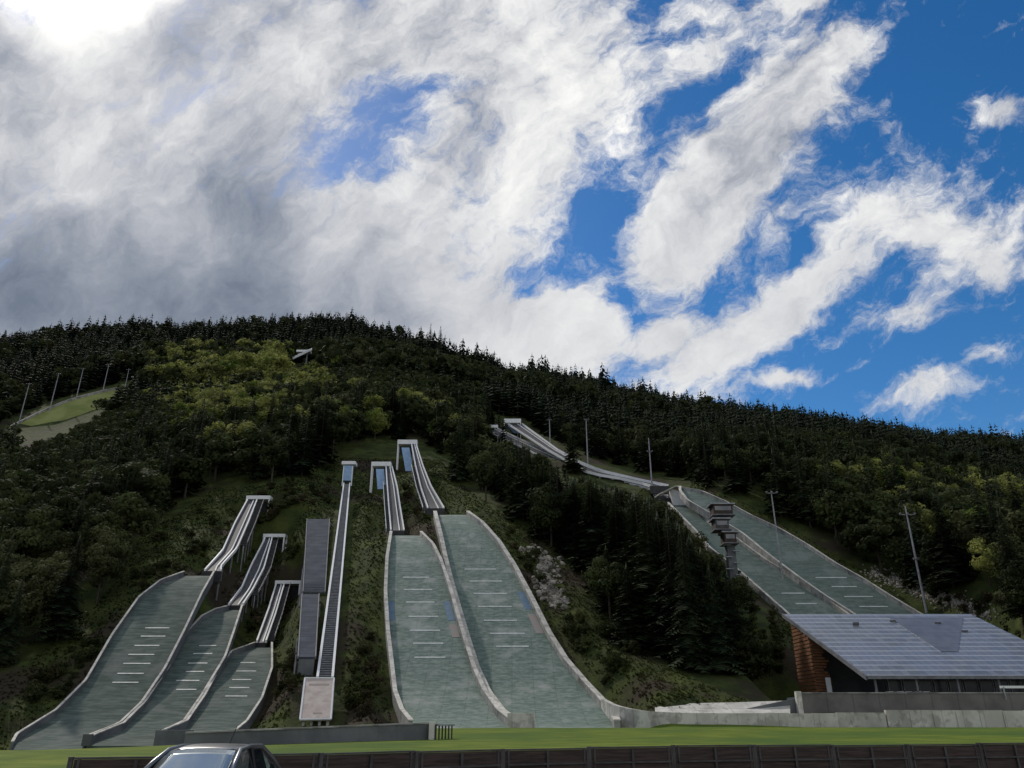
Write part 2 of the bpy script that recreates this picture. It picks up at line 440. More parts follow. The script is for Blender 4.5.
# ------------------------------------------------------------------ mesh helpers
class MB:
    def __init__(self):
        self.v = []
        self.f = []

    def box(self, c, s, rz=0.0, rx=0.0):
        R = Matrix.Rotation(rz, 3, 'Z') @ Matrix.Rotation(rx, 3, 'X')
        k = len(self.v)
        for dx, dy, dz in ((-1, -1, -1), (1, -1, -1), (1, 1, -1), (-1, 1, -1), (-1, -1, 1), (1, -1, 1), (1, 1, 1), (-1, 1, 1)):
            self.v.append(Vector(c) + R @ Vector((dx * s[0] / 2, dy * s[1] / 2, dz * s[2] / 2)))
        for q in ((3, 2, 1, 0), (4, 5, 6, 7), (0, 1, 5, 4), (1, 2, 6, 5), (2, 3, 7, 6), (3, 0, 4, 7)):
            self.f.append(tuple(k + i for i in q))
        return self

    def loft(self, rings, close=True, caps=True):
        k = len(self.v)
        n = len(rings[0])
        for r in rings:
            self.v.extend(Vector(p) for p in r)
        for i in range(len(rings) - 1):
            for j in range(n if close else n - 1):
                a = k + i * n + j
                b = k + i * n + (j + 1) % n
                self.f.append((a, b, b + n, a + n))
        if caps and close:
            self.f.append(tuple(k + j for j in range(n))[::-1])
            e = k + (len(rings) - 1) * n
            self.f.append(tuple(e + j for j in range(n)))
        return self

    def tube(self, pts, rad, n=6):
        pts = [Vector(p) for p in pts]
        rads = rad if isinstance(rad, (list, tuple)) else [rad] * len(pts)
        rings = []
        for i, p in enumerate(pts):
            t = (pts[min(i + 1, len(pts) - 1)] - pts[max(i - 1, 0)]).normalized()
            a = t.cross(Vector((0, 0, 1)))
            if a.length < 1e-3:
                a = Vector((1, 0, 0))
            a.normalize()
            b = t.cross(a)
            rings.append([p + (a * math.cos(q) + b * math.sin(q)) * rads[i] for q in (2 * math.pi * j / n for j in range(n))])
        return self.loft(rings)

    def strip(self, pts, wdt, up, down, off=0.0):
        """rectangular bar along a path, wdt wide, from up above to down below"""
        pts = [Vector(p) for p in pts]
        rings = []
        for i, p in enumerate(pts):
            t = pts[min(i + 1, len(pts) - 1)] - pts[max(i - 1, 0)]
            t.z = 0
            t.normalize()
            s = Vector((t.y, -t.x, 0))
            q = p + s * off
            uu = up[i] if isinstance(up, (list, tuple)) else up
            dd = down[i] if isinstance(down, (list, tuple)) else down
            rings.append([q - s * wdt / 2 + Vector((0, 0, -dd)), q + s * wdt / 2 + Vector((0, 0, -dd)),
                          q + s * wdt / 2 + Vector((0, 0, uu)), q - s * wdt / 2 + Vector((0, 0, uu))])
        return self.loft(rings)

    def quad(self, a, b, c, d_):
        k = len(self.v)
        self.v.extend(Vector(p) for p in (a, b, c, d_))
        self.f.append((k, k + 1, k + 2, k + 3))
        return self

    def slab(self, corners, th):
        """flat polygon given by its top corners, th thick downwards along its normal"""
        cs = [Vector(p) for p in corners]
        nrm = (cs[1] - cs[0]).cross(cs[2] - cs[0]).normalized()
        if nrm.z < 0:
            nrm = -nrm
        return self.loft([cs, [p - nrm * th for p in cs]])

    def each(self, name, mat, parent=None, nv=8, **k):
        """one object for every piece of nv vertices"""
        out = []
        for i in range(0, len(self.v), nv):
            p = MB()
            p.v = self.v[i:i + nv]
            p.f = [tuple(q - i for q in f) for f in self.f if i <= f[0] < i + nv]
            out.append(p.build(name, mat, parent, **k))
        return out

    def build(self, name, mat, parent=None, smooth=False, bevel=0.0):
        me = bpy.data.meshes.new(name)
        org = Vector((0, 0, 0)) if parent is None else parent_loc(parent)
        me.from_pydata([tuple(Vector(p) - org) for p in self.v], [], self.f)
        me.materials.append(MATS[mat])
        me.validate()
        me.update()
        o = bpy.data.objects.new(name, me)
        C.objects.link(o)
        if parent is not None:
            o.parent = parent
        if smooth:
            me.polygons.foreach_set('use_smooth', [True] * len(me.polygons))
        if bevel:
            b = o.modifiers.new('bevel', 'BEVEL')
            b.width = bevel
            b.segments = 2
            b.limit_method = 'ANGLE'
        fix_normals(me)
        return o


def fix_normals(me):
    import bmesh
    bm = bmesh.new()
    bm.from_mesh(me)
    bmesh.ops.recalc_face_normals(bm, faces=bm.faces)
    bm.to_mesh(me)
    bm.free()


def parent_loc(o):
    v = Vector((0, 0, 0))
    while o is not None:
        v += o.location
        o = o.parent
    return v


def tag(o, label, cat, group=None, kind=None):
    if label:
        o['label'] = label
    if cat:
        o['category'] = cat
    if group:
        o['group'] = group
    if kind:
        o['kind'] = kind
    return o


def thing(name, loc, label, cat, group=None):
    o = bpy.data.objects.new(name, None)
    o.empty_display_size = 0.5
    C.objects.link(o)
    o.location = loc
    return tag(o, label, cat, group)


def lab(o, text):
    o['label'] = text
    return o


def smst(x, a, b):
    t = np.clip((np.asarray(x, float) - a) / (b - a), 0, 1)
    return t * t * (3 - 2 * t)


# ------------------------------------------------------------------ jump profiles (before the terrain, which is graded to them)
def tab(lst):
    a = sorted(((py, px) for px, py in lst))
    ys = [p[0] for p in a]
    xs = [p[1] for p in a]
    return lambda py: float(np.interp(py, ys, xs))


def shape_land(s):
    """height share along a landing hill: flat outrun, steep middle, flatter knoll"""
    g = np.linspace(0, 1, 400)
    sl_ = smst(g, -0.05, 0.42) * (1 - 0.72 * smst(g, 0.72, 1.02))
    cz = np.concatenate([[0], np.cumsum((sl_[1:] + sl_[:-1]) / 2)])
    return float(np.interp(s, g, cz / cz[-1]))


def shape_run(s):
    g = np.linspace(0, 1, 400)
    sl_ = 0.28 + 0.72 * smst(g, 0.0, 0.42)
    cz = np.concatenate([[0], np.cumsum((sl_[1:] + sl_[:-1]) / 2)])
    return float(np.interp(s, g, cz / cz[-1]))


def rows(D0, py0, D1, py1, lt, rt, shape, n):
    z0 = EYE + tan_of(py0) * D0
    z1 = EYE + tan_of(py1) * D1
    out = []
    for i in range(n + 1):
        s = i / n
        D = D0 + (D1 - D0) * s
        Z = z0 + (z1 - z0) * shape(s)
        py = py_of(D, Z)
        out.append((Vector((x_of(lt(py), py, D), D, Z)), Vector((x_of(rt(py), py, D), D, Z)), py))
    return out


JUMPS = {}


def defjump(key, land, run, wall=0.9):
    D0, py0, D1, py1, L, R = land
    JUMPS[key] = dict(land=rows(D0, py0, D1, py1, tab(L), tab(R), shape_land, 70), wall=wall)
    D0, py0, D1, py1, L, R = run
    JUMPS[key]['run'] = rows(D0, py0, D1, py1, tab(L), tab(R), shape_run, 30)


defjump('A', (96, 741, 150, 571,
              [(12, 742), (17, 733), (56, 709), (86, 679), (112, 634), (139, 596), (161, 579), (184, 571)],
              [(214, 571), (202, 592), (184, 630), (165, 667), (142, 701), (120, 722), (90, 734), (84, 742)]),
        (151.5, 569, 195, 499, [(205, 569), (223, 549), (235, 522), (247.5, 499)], [(221, 565), (237, 547), (248, 522), (257, 499)]))
defjump('B', (96, 737, 146, 605,
              [(88, 738), (94, 734), (124, 722), (145, 701), (168, 667), (187, 631), (202, 615), (216, 608), (229, 605)],
              [(242, 605), (234, 630), (225, 656), (202, 694), (184, 720), (161, 731), (155, 738)]),
        (147.5, 603, 183, 537, [(229, 603), (242, 586), (252, 563), (265, 538)], [(243, 603), (253, 588), (264, 567), (272, 538)]))
defjump('C', (96, 729, 137, 642,
              [(162, 730), (187, 720), (205, 694), (221, 664), (232, 650), (255, 642)],
              [(272, 642), (272, 667), (262, 697), (247, 720), (236, 729)]),
        (138.3, 640, 167, 583, [(257, 640), (269, 607), (276, 584)], [(266, 640), (275.5, 613), (284, 584)]))
defjump('D', (97, 719.5, 170, 531,
              [(430, 723), (411, 719.5), (402, 709), (395, 690), (391, 655), (388, 630), (385.5, 590), (387, 557), (391, 531)],
              [(421, 531), (433, 543), (441, 559), (449.5, 584), (457.7, 613), (466, 641), (474, 666), (485, 690), (499, 709), (512, 719), (526, 723)]),
        (172, 529, 215, 466, [(391, 529), (389, 507), (387.5, 487), (386, 466)], [(404, 529), (400, 505), (397, 485), (392, 466)]), 1.0)
defjump('E', (97, 719.5, 185, 511,
              [(530, 725), (517, 720), (502, 709), (488, 690), (477, 666), (469, 641), (460.7, 613), (452.5, 584), (446, 559), (441, 535), (435, 511)],
              [(468, 511), (482, 521), (499, 540), (515, 565), (534, 601), (549, 631), (566, 658), (587.5, 683), (600, 696), (608, 705), (613, 712.5), (617, 719.5)]),
        (187, 507, 240, 443, [(428, 507), (421, 487), (415.5, 464), (411.5, 443)], [(444, 507), (431, 485), (423, 465), (416, 443)]), 1.0)
defjump('F', (142, 671, 236, 502,
              [(668, 502), (695, 529), (709, 546), (736, 567), (761, 589), (786, 611), (850, 668)],
              [(690, 502), (715, 526), (736.6, 537.5), (769, 561), (810, 585), (849, 614), (925, 671)]),
        (238, 496, 380, 428, [(655, 496), (640, 490), (600, 478), (540, 455), (488, 430)], [(674, 496), (655, 489), (612, 476), (555, 454), (498, 428)]), 1.0)
defjump('G', (142, 671, 240, 486,
              [(680, 490), (687, 499), (709, 512), (742, 532), (769, 554), (797, 575), (824, 594), (854, 613), (935, 671)],
              [(678, 486), (701, 490), (725.6, 500.6), (750, 514), (777.6, 526.6), (807.7, 544), (835, 562), (862, 577), (892, 596), (922.5, 614), (1010, 671)]),
        (242, 484, 369, 423, [(650, 484), (620, 477), (589, 472), (571, 462), (548, 449), (508, 423)],
         [(668, 484), (642, 479), (600, 469), (580, 461), (558, 449), (522, 423)]), 1.0)

# ------------------------------------------------------------------ terrain
CTRL = [  # px, py, depth of bare ground
    (-200, 712, 100), (-100, 620, 150), (-100, 480, 260), (-100, 420, 480), (-150, 360, 900),
    (0, 738, 100), (0, 650, 130), (0, 560, 180), (0, 490, 260), (0, 440, 430), (30, 422, 540), (0, 395, 640), (0, 350, 960),
    (90, 560, 165), (110, 500, 230), (110, 440, 360), (118, 397, 570), (100, 380, 650), (130, 338, 980),
    (230, 470, 235), (200, 430, 330), (200, 395, 560), (240, 360, 800), (240, 330, 1000),
    (320, 440, 270), (330, 400, 420), (330, 360, 700), (320, 325, 1000), (400, 350, 950), (440, 368, 930),
    (290, 510, 185), (300, 600, 140), (290, 700, 104), (350, 700, 103), (360, 600, 140), (360, 500, 195),
    (450, 440, 290), (450, 405, 450), (540, 395, 750), (560, 390, 900), (520, 440, 390), (540, 470, 310),
    (500, 500, 200), (560, 560, 165), (570, 620, 135), (600, 690, 108), (660, 560, 185), (660, 640, 135), (700, 700, 104), (740, 640, 135),
    (760, 620, 145), (620, 510, 240), (650, 450, 420), (640, 425, 600), (650, 408, 850), (700, 418, 820), (760, 470, 300), (800, 440, 500),
    (880, 446, 800), (880, 520, 230), (960, 590, 170), (960, 500, 300), (1024, 620, 145), (1024, 560, 220), (1024, 480, 480), (1024, 460, 750),
    (1200, 640, 140), (1200, 480, 480), (1200, 462, 750), (760, 430, 820), (600, 403, 850), (500, 385, 900),
]
EXTRA = []


def towered(k, s):
    """how far the head of an inrun stands clear of the slope"""
    return {'A': 2.5, 'B': 2.5, 'C': 2.0, 'D': 6.5, 'E': 8.0, 'F': 6.0, 'G': 8.0}[k] * max(0.0, (s - 0.45) / 0.55) ** 1.5


for k, J in JUMPS.items():
    for a, b, py in J['land'][4::11]:
        c = (a + b) / 2
        EXTRA.append((c.x, c.y, c.z - J['wall'] - 0.6))
    for a, b, py in J['run'][::8]:
        c = (a + b) / 2
        EXTRA.append((c.x, c.y, c.z - 1.9 - towered(k, (c.y - J['run'][0][0].y) / (J['run'][-1][0].y - J['run'][0][0].y))))
LT0, LT1 = at(325, 677, 112), at(346.8, 483, 207)      # long narrow track: two ends of its axis
for s in (0, 0.2, 0.4, 0.6, 0.8, 0.97):
    p = LT0.lerp(LT1, s)
    EXTRA.append((p.x, p.y, p.z - 1.8 - 4.0 * max(0, s - 0.7) / 0.3))
pts = [(x_of(px, py, D) / D, math.log(D), tan_of(py)) for px, py, D in CTRL]
pts += [(x / y, math.log(y), (z - EYE) / y) for x, y, z in EXTRA]
A_ = np.array(pts)
SC = np.array([1.0, 0.45])
Q = A_[:, :2] * SC


def phi(r):
    return np.where(r > 1e-9, r * r * np.log(np.maximum(r, 1e-9)), 0)


n_ = len(Q)
K = phi(np.linalg.norm(Q[:, None] - Q[None], axis=2)) + np.eye(n_) * 2e-4
Pm = np.c_[np.ones(n_), Q]
M_ = np.zeros((n_ + 3, n_ + 3))
M_[:n_, :n_] = K
M_[:n_, n_:] = Pm
M_[n_:, :n_] = Pm.T
W_ = np.linalg.solve(M_, np.r_[A_[:, 2], 0, 0, 0])
# regular value-noise for knolls and gullies
rngT = np.random.RandomState(5)
NG = rngT.rand(64, 64)


def vnoise(x, y):
    x = np.asarray(x, float)
    y = np.asarray(y, float)
    xi = np.floor(x).astype(int)
    yi = np.floor(y).astype(int)
    fx = x - xi
    fy = y - yi
    fx = fx * fx * (3 - 2 * fx)
    fy = fy * fy * (3 - 2 * fy)
    g = lambda i, j: NG[i % 64, j % 64]
    return (g(xi, yi) * (1 - fx) + g(xi + 1, yi) * fx) * (1 - fy) + (g(xi, yi + 1) * (1 - fx) + g(xi + 1, yi + 1) * fx) * fy - 0.5


def flat_z(X, Y):
    return -1.9 * smst(-X, 8, 50) * smst(Y, 30, 88) - 0.36 * smst(Y, 4, 13) * (1 - smst(Y, 29, 42)) + 0.33 * smst(Y, 45, 92) * smst(X, -35, 2)


def ridge_end(X, Y):
    return 1000 - 140 * smst(X / np.maximum(Y, 1), 0.0, 0.35)


def corridors():
    cs = []
    END = 0
    for k, J in JUMPS.items():
        arr = np.array([[(a.x + b.x) / 2, a.y, a.z - J['wall'], abs(b.x - a.x) / 2] for a, b, _ in J['land']])
        cs.append((arr, 0.75, 1.6))
        nr_ = len(J['run']) - 1
        arr = np.array([[(a.x + b.x) / 2, a.y, a.z - towered(k, i_ / nr_), abs(b.x - a.x) / 2] for i_, (a, b, _) in enumerate(J['run'])])
        arr = np.vstack([arr, arr[-1] + np.array([0, 4.0, -0.2, 0.3])])
        cs.append((arr, 1.9, 2.2))
    arr = np.array([[LT0.lerp(LT1, s).x, LT0.lerp(LT1, s).y, LT0.lerp(LT1, s).z - 4.0 * max(0, s - 0.7) / 0.3, 1.4] for s in np.linspace(0, 1, 30)])
    cs.append((arr, 1.5, 1.5))
    b0_, b1_ = at(315.5, 719, 103.5), at(319.5, 678, 110.5)
    cs.append((np.array([[b0_.x - 0.2, 100.5, b0_.z, 2.9], [b0_.x, 103.5, b0_.z, 2.7], [b1_.x, 111.5, b1_.z, 2.4]]), 1.1, 0.8))
    return cs


CORR = corridors()


def ground(X, Y, rough=True):
    X = np.atleast_1d(np.asarray(X, float))
    Y = np.atleast_1d(np.asarray(Y, float))
    Yc = np.clip(Y, 60, None)
    th = np.clip(X / Yc, -1.1, 1.1)
    D = Yc
    q = np.c_[th, np.log(D)] * SC
    t = np.empty(len(X))
    for i in range(0, len(X), 20000):
        qq = q[i:i + 20000]
        t[i:i + 20000] = phi(np.linalg.norm(qq[:, None] - Q[None], axis=2)) @ W_[:n_] + W_[n_] + qq @ W_[n_ + 1:]
    re = ridge_end(X, Y)
    # beyond the ridge the ground falls away again
    Dr = np.minimum(D, re)
    over = np.maximum(D - re, 0)
    z = EYE + Dr * t - over * 0.45
    if rough:
        amp = 5.5 * smst(D, 240, 500)
        z = z + amp * (vnoise(X / 45, Y / 45) * 1.2 + vnoise(X / 18, Y / 18) * 0.5)
        z = z + (vnoise(X / 6 + 9, Y / 6) * 0.5 + vnoise(X / 2.3, Y / 2.3 + 5) * 0.18) * smst(D, 100, 112)
    fz = flat_z(X, Y)
    k = smst(Y, 96, 104)
    z = fz * (1 - k) + np.maximum(z, fz) * k
    for arr, drop, ext in CORR:
        cx = np.interp(Y, arr[:, 1], arr[:, 0])
        cz = np.interp(Y, arr[:, 1], arr[:, 2]) - drop
        hw = np.interp(Y, arr[:, 1], arr[:, 3])
        inr = (Y > arr[0, 1] - 1.5) & (Y < arr[-1, 1] + 1.5)
        dx = np.abs(X - cx) - hw
        bl = 1 - smst(dx, ext, ext + 4.5)
        zz = z * (1 - bl) + cz * bl
        z = np.where(inr, np.where(dx < ext + 1.0, np.minimum(zz, cz), zz), z)
    for arr, drop, ext in CORR:
        cx = np.interp(Y, arr[:, 1], arr[:, 0])
        cz = np.interp(Y, arr[:, 1], arr[:, 2]) - drop
        hw = np.interp(Y, arr[:, 1], arr[:, 3])
        inr = (Y > arr[0, 1] - 1.5) & (Y < arr[-1, 1] + 1.5) & (np.abs(X - cx) < hw + 0.9)
        z = np.where(inr, np.minimum(z, cz), z)
    # terrace of the lodge
    bl = smst(X, 33, 37) * (1 - smst(X, 92, 97)) * smst(Y, 100.2, 101.2) * (1 - smst(Y, 129, 136))
    z = z * (1 - bl) + 2.0 * bl
    return z


def gz(x, y):
    return float(ground([x], [y])[0])


def axis(a, b, segs):
    out = [a]
    while out[-1] < b:
        x = out[-1]
        for lo, hi, st in segs:
            if lo <= x < hi:
                out.append(x + st)
                break
        else:
            out.append(x + segs[-1][2])
    return np.array(out)


gx = axis(-1300, 1300, [(-1300, -300, 18), (-300, -90, 6), (-90, 110, 1.5), (110, 300, 6), (300, 1400, 18)])
gy = axis(-120, 1500, [(-120, 20, 10), (20, 90, 4), (90, 250, 1.5), (250, 420, 4), (420, 1500, 11)])
GX, GY = np.meshgrid(gx, gy)
GZ = ground(GX.ravel(), GY.ravel()).reshape(GX.shape)


def sheet(name, j0, j1, mat):
    nx = len(gx)
    vs = np.c_[GX[j0:j1 + 1].ravel(), GY[j0:j1 + 1].ravel(), GZ[j0:j1 + 1].ravel()]
    nr = j1 - j0
    idx = np.arange(nr)[:, None] * nx + np.arange(nx - 1)[None]
    idx = idx.ravel()
    f = np.c_[idx, idx + 1, idx + nx + 1, idx + nx]
    o = np_mesh(name, vs, f, mat)
    o['kind'] = 'structure'
    o.data.polygons.foreach_set('use_smooth', np.ones(len(f), bool))
    return o


def np_mesh(name, vs, f, mat):
    me = bpy.data.meshes.new(name)
    k = f.shape[1]
    me.vertices.add(len(vs))
    me.vertices.foreach_set('co', np.asarray(vs, np.float32).ravel())
    me.loops.add(f.size)
    me.loops.foreach_set('vertex_index', f.astype(np.int32).ravel())
    me.polygons.add(len(f))
    me.polygons.foreach_set('loop_start', np.arange(0, f.size, k, dtype=np.int32))
    me.update(calc_edges=True)
    me.materials.append(MATS[mat])
    o = bpy.data.objects.new(name, me)
    C.objects.link(o)
    return o


jf = int(np.searchsorted(gy, 30))
jl = int(np.searchsorted(gy, 99))
sheet('car_park', 0, jf, 'gravel')
sheet('lawn', jf, jl, 'lawn')
sheet('hillside', jl, len(gy) - 1, 'hill')

# ------------------------------------------------------------------ ski jumps
def dens(p, k=6):
    out = []
    ts = np.linspace(0, len(p) - 1, (len(p) - 1) * k + 1)
    for t in ts:
        i = min(int(t), len(p) - 2)
        f = t - i
        a, b = p[max(i - 1, 0)], p[i]
        c, d2 = p[i + 1], p[min(i + 2, len(p) - 1)]
        out.append(0.5 * ((2 * b) + (c - a) * f + (2 * a - 5 * b + 4 * c - d2) * f * f + (3 * b - a - 3 * c + d2) * f ** 3))
    return out


dens_ = dens


def edge_path(rws, side, lift=0.0):
    return [(r[0] if side == 'L' else r[1]) + Vector((0, 0, lift)) for r in rws]


def surf_pt(J, px, py, lift=0.0):
    rws = J['land']
    for i in range(len(rws) - 1):
        # the mat lies a wall height below the traced wall tops
        def q(r):
            return py_of(r[0].y, r[0].z - J['wall'])
        a, b = q(rws[i]), q(rws[i + 1])
        if a >= py >= b:
            f = (a - py) / max(a - b, 1e-6)
            D = rws[i][0].y + f * (rws[i + 1][0].y - rws[i][0].y)
            Z = rws[i][0].z + f * (rws[i + 1][0].z - rws[i][0].z) - J['wall']
            return Vector((x_of(px, py, D), D, Z + lift))
    return None


def ski_jump(key, label, mat, lines, wallmat, ends=True, span=None, wthick=0.35, stairs=True, railmat='white', portal=True,
             portal_w=None, blue=None, cat='ski jump', leg_drop=6.0, rail_h=0.55, group=None, mid=True):
    J = JUMPS[key]
    wl = J['wall']
    base = (J['land'][0][0] + J['land'][0][1]) / 2
    root = thing('ski_jump', base - Vector((0, 0, wl)), label, cat, group)
    # landing hill: one thick sheet with cross divisions
    m = MB()
    n = 6
    rings = []
    for a, b, _ in J['land']:
        top = [a.lerp(b, j / n) - Vector((0, 0, wl)) for j in range(n + 1)]
        bot = [p - Vector((0, 0, 0.5)) for p in reversed(top)]
        rings.append(top + bot)
    m.loft(rings)
    ld = m.build('landing_slope', mat, root, smooth=False)
    # two edge walls; the bright coping is a sub-part
    for sd_ in 'LR':
        pth = edge_path(J['land'], sd_)
        wall = MB().strip(pth, wthick, -0.12, wl + 1.3).build('side_wall', wallmat, root)
        MB().strip([p + Vector((0, 0, -0.115)) for p in pth], wthick + (0.10 if key in 'ABC' else 0.16), 0.13, 0.0).build('coping', 'concrete_light', wall)
    # distance lines
    for (x0, x1, y) in lines:
        p = surf_pt(J, x0, y, 0.05)
        q = surf_pt(J, x1, y, 0.05)
        if p is None:
            continue
        sc = 0.20 if key in 'ABC' else 0.30
        up = surf_pt(J, x0, y - 1.2, 0.05) or p
        dr = (up - p)
        dr.x = 0
        dr = dr.normalized() * sc
        mm = MB()
        mm.loft([[p, q, q + dr, p + dr], [v - Vector((0, 0, 0.04)) for v in (p, q, q + dr, p + dr)]])
        mm.build('distance_line', 'line', root)
    # inrun: dark deck between two pale rails
    R = J['run']
    m = MB()
    rings = []
    for a, b, _ in R:
        a2, b2 = a - Vector((0, 0, rail_h)), b - Vector((0, 0, rail_h))
        rings.append([a2, b2, b2 - Vector((0, 0, 0.45)), a2 - Vector((0, 0, 0.45))])
    m.loft(rings)
    m.build('inrun_deck', 'deck_dark', root)
    for sd_ in 'LR':
        MB().strip(edge_path(R, sd_), 0.28, 0.0, rail_h + 0.2).build('inrun_rail', railmat, root)
    if mid:
        pth = [a.lerp(b, 0.66) - Vector((0, 0, 0.22)) for a, b, _ in R]
        MB().strip(pth, 0.22, 0.0, 0.35).build('ski_track', railmat, root)
    # supports under the deck
    m = MB()
    for i in range(3, len(R), 4):
        for e in (0, 1):
            p = R[i][e]
            g = gz(p.x, p.y) - 0.3
            if p.z - 0.9 > g:
                m.box((p.x, p.y, (p.z - 0.8 + g) / 2), (0.22, 0.3, p.z - 0.8 - g))
    if m.v:
        m.each('support_post', 'steel', root)
    # take-off table
    a, b, _ = R[0]
    la, lb, _ = J['land'][-1]
    w_ = (b - a).length
    zt = a.z - rail_h + 0.05
    zb = la.z - wl - 1.2
    MB().box(((a.x + b.x) / 2, a.y - 0.45, (zt + zb) / 2), (w_ + 0.5, 0.8, zt - zb)).build('takeoff_table', 'dark', root, bevel=0.03)
    return root, J


def start_gate(root, pl, pr, ybeam, Dt, blue=None, beam_h=1.0, depth=2.4, legs=6.0, railm='white'):
    """portal frame at the head of an inrun; pl, pr pixel ends of its beam"""
    a = at(pl, ybeam, Dt)
    b = at(pr, ybeam, Dt)
    g = gz((a.x + b.x) / 2, Dt)
    w_ = b.x - a.x
    cx = (a.x + b.x) / 2
    gate = MB().box((cx, Dt, a.z), (w_, depth, beam_h)).build('start_gate', railm, root, bevel=0.05)
    mm = MB()
    for x in (a.x + 0.2, b.x - 0.2):
        for yy in (Dt - depth / 2 + 0.2, Dt + depth / 2 - 0.2):
            lo = max(g - 0.5, a.z - legs)
            mm.box((x, yy, (a.z - beam_h / 2 + lo) / 2), (0.32, 0.32, a.z - beam_h / 2 - lo))
    mm.each('gate_leg', railm, root)
    MB().box((cx, Dt + depth / 2 + 0.1, a.z - beam_h / 2 - 1.4), (w_ - 0.9, 0.12, 2.7)).build('back_panel', 'dark', root)
    if blue:
        (x0, y0, x1, y1, sk) = blue
        D2 = Dt - depth / 2 - 0.15
        p = [at(x0, y0, D2), at(x1, y0, D2), at(x1 + sk, y1, D2 - 3.5), at(x0 + sk, y1, D2 - 3.5)]
        MB().slab(p, 0.15).build('blue_panel', 'blue', root)
    return gate


def side_stairs(root, R, side, i0, i1, w_=1.0, gap=0.35, outer=True, railm='panel_grey'):
    """stairs beside the inrun, with their own outer rail"""
    pth = []
    sgn = 1 if side == 'R' else -1
    for r in R[i0:i1]:
        p = (r[1] if side == 'R' else r[0]) + Vector((sgn * (gap + w_ / 2), 0, -0.75))
        pth.append(p)
    m = MB()
    for p0, p1 in zip(pth[:-1], pth[1:]):
        k = max(2, int(abs(p1.z - p0.z) / 0.35))
        for q in range(k):
            c = p0.lerp(p1, (q + 0.5) / k)
            m.box(c, (w_, (p1.y - p0.y) / k * 1.02, 0.22))
    st = m.build('stairs', 'deck_dark', root)
    if outer:
        m = MB().strip([p + Vector((sgn * w_ / 2, 0, 0.95)) for p in pth], 0.09, 0.04, 0.05)
        m.strip([p + Vector((sgn * w_ / 2, 0, 0.5)) for p in pth], 0.06, 0.03, 0.03)
        for p in pth[::2]:
            m.box(p + Vector((sgn * w_ / 2, 0, 0.45)), (0.07, 0.07, 0.95))
        m.build('handrail', railm, st)
    m = MB()
    for p in pth[::3]:
        g = gz(p.x, p.y) - 0.3
        if p.z > g + 0.3:
            m.box((p.x, p.y, (p.z - 0.1 + g) / 2), (0.2, 0.2, p.z - 0.1 - g))
    if m.v:
        m.each('stair_post', 'steel', st)


def takeoff_wings(root, J, side):
    pass


rA, JA = ski_jump('A', 'largest and leftmost of the three small grey-green ski jumps', 'mat_grey',
                  [(145, 169, 628.4), (140.5, 165, 636.7), (134, 159, 646), (128, 154, 655), (123, 150, 664), (117, 143.5, 674), (112, 138, 683)],
                  'concrete_dark', wthick=0.22)
start_gate(rA, 247.5, 271.5, 498.5, 197, beam_h=0.95, legs=5)
side_stairs(rA, JA['run'], 'R', 14, 31, w_=1.3, gap=0.5)
rB, JB = ski_jump('B', 'middle of the three small ski jumps, its landing hill squeezed between the two others', 'mat_grey',
                  [(199, 216, 646), (193, 212, 654), (188, 207, 663.6), (185.5, 204, 672), (176, 199, 681), (176, 196, 690)], 'concrete_dark', wthick=0.22)
start_gate(rB, 264.5, 286.5, 536.5, 184.5, beam_h=0.8, legs=5)
side_stairs(rB, JB['run'], 'R', 9, 31, w_=1.1, gap=0.4)
rC, JC = ski_jump('C', 'smallest ski jump of the left group, ending just behind the dark retaining wall', 'mat_grey',
                  [(240, 255, 663), (236, 256, 671.5), (232, 251, 680), (229, 249, 688), (225, 247, 696.6)], 'concrete_dark', wthick=0.2)
start_gate(rC, 276.5, 302.5, 583, 168, beam_h=0.7, legs=4.5)
side_stairs(rC, JC['run'], 'R', 5, 31, w_=1.0, gap=0.3)
rD, JD = ski_jump('D', 'left of the two tall central ski jumps, with a blue panel under its start gate', 'mat_green',
                  [(403, 429, 577.8), (404, 432, 590), (406, 434.5, 602.7), (408.5, 438, 617), (410, 440, 631), (413, 443, 644), (414, 445.4, 658)],
                  'concrete', wthick=0.45)
start_gate(rD, 372, 391.5, 465, 217, blue=(376, 469, 384, 489, 1.5), beam_h=1.3, legs=9)
side_stairs(rD, JD['run'], 'L', 2, 24, w_=0.9, gap=0.2, railm='white')
rE, JE = ski_jump('E', 'right and taller of the two central ski jumps, beside the rock outcrop', 'mat_green',
                  [(464.6, 496, 569.6), (469, 502, 581.6), (473.6, 507, 594), (478, 512, 607), (484, 517, 621), (490, 525, 634), (496, 529, 647)],
                  'concrete', wthick=0.7)
start_gate(rE, 398, 417.5, 443, 242, blue=(401.5, 447.5, 409.5, 471, 4.0), beam_h=1.5, legs=10)
side_stairs(rE, JE['run'], 'L', 2, 22, w_=1.1, gap=0.2, railm='white')
rF, JF = ski_jump('F', 'nearer and lower of the two big ski jumps above the lodge roof', 'mat_deep',
                  [(782, 805, 593.6), (796, 817, 604)], 'concrete', wthick=0.5, rail_h=0.8)
start_gate(rF, 487, 498, 427, 382, beam_h=1.6, legs=9)
rG, JG = ski_jump('G', 'farther big ski jump above the lodge, its green landing hill curving down behind the roof', 'mat_deep',
                  [(816, 847, 578), (832, 857, 587), (844.6, 873, 597), (859.6, 888, 607)], 'concrete', wthick=0.6, rail_h=0.9)
start_gate(rG, 504, 521, 421.5, 371, blue=(508, 426, 515, 433, 6), beam_h=2.2, legs=10)

# raised end pieces of the walls and coloured mats inside the edges
def end_plate(root, p, wdt, h, mat='concrete_light', lbl=None):
    o = MB().box((p.x, p.y - 0.3, p.z - h / 2), (wdt, 0.5, h)).build('end_wall', mat, root, bevel=0.03)
    return o


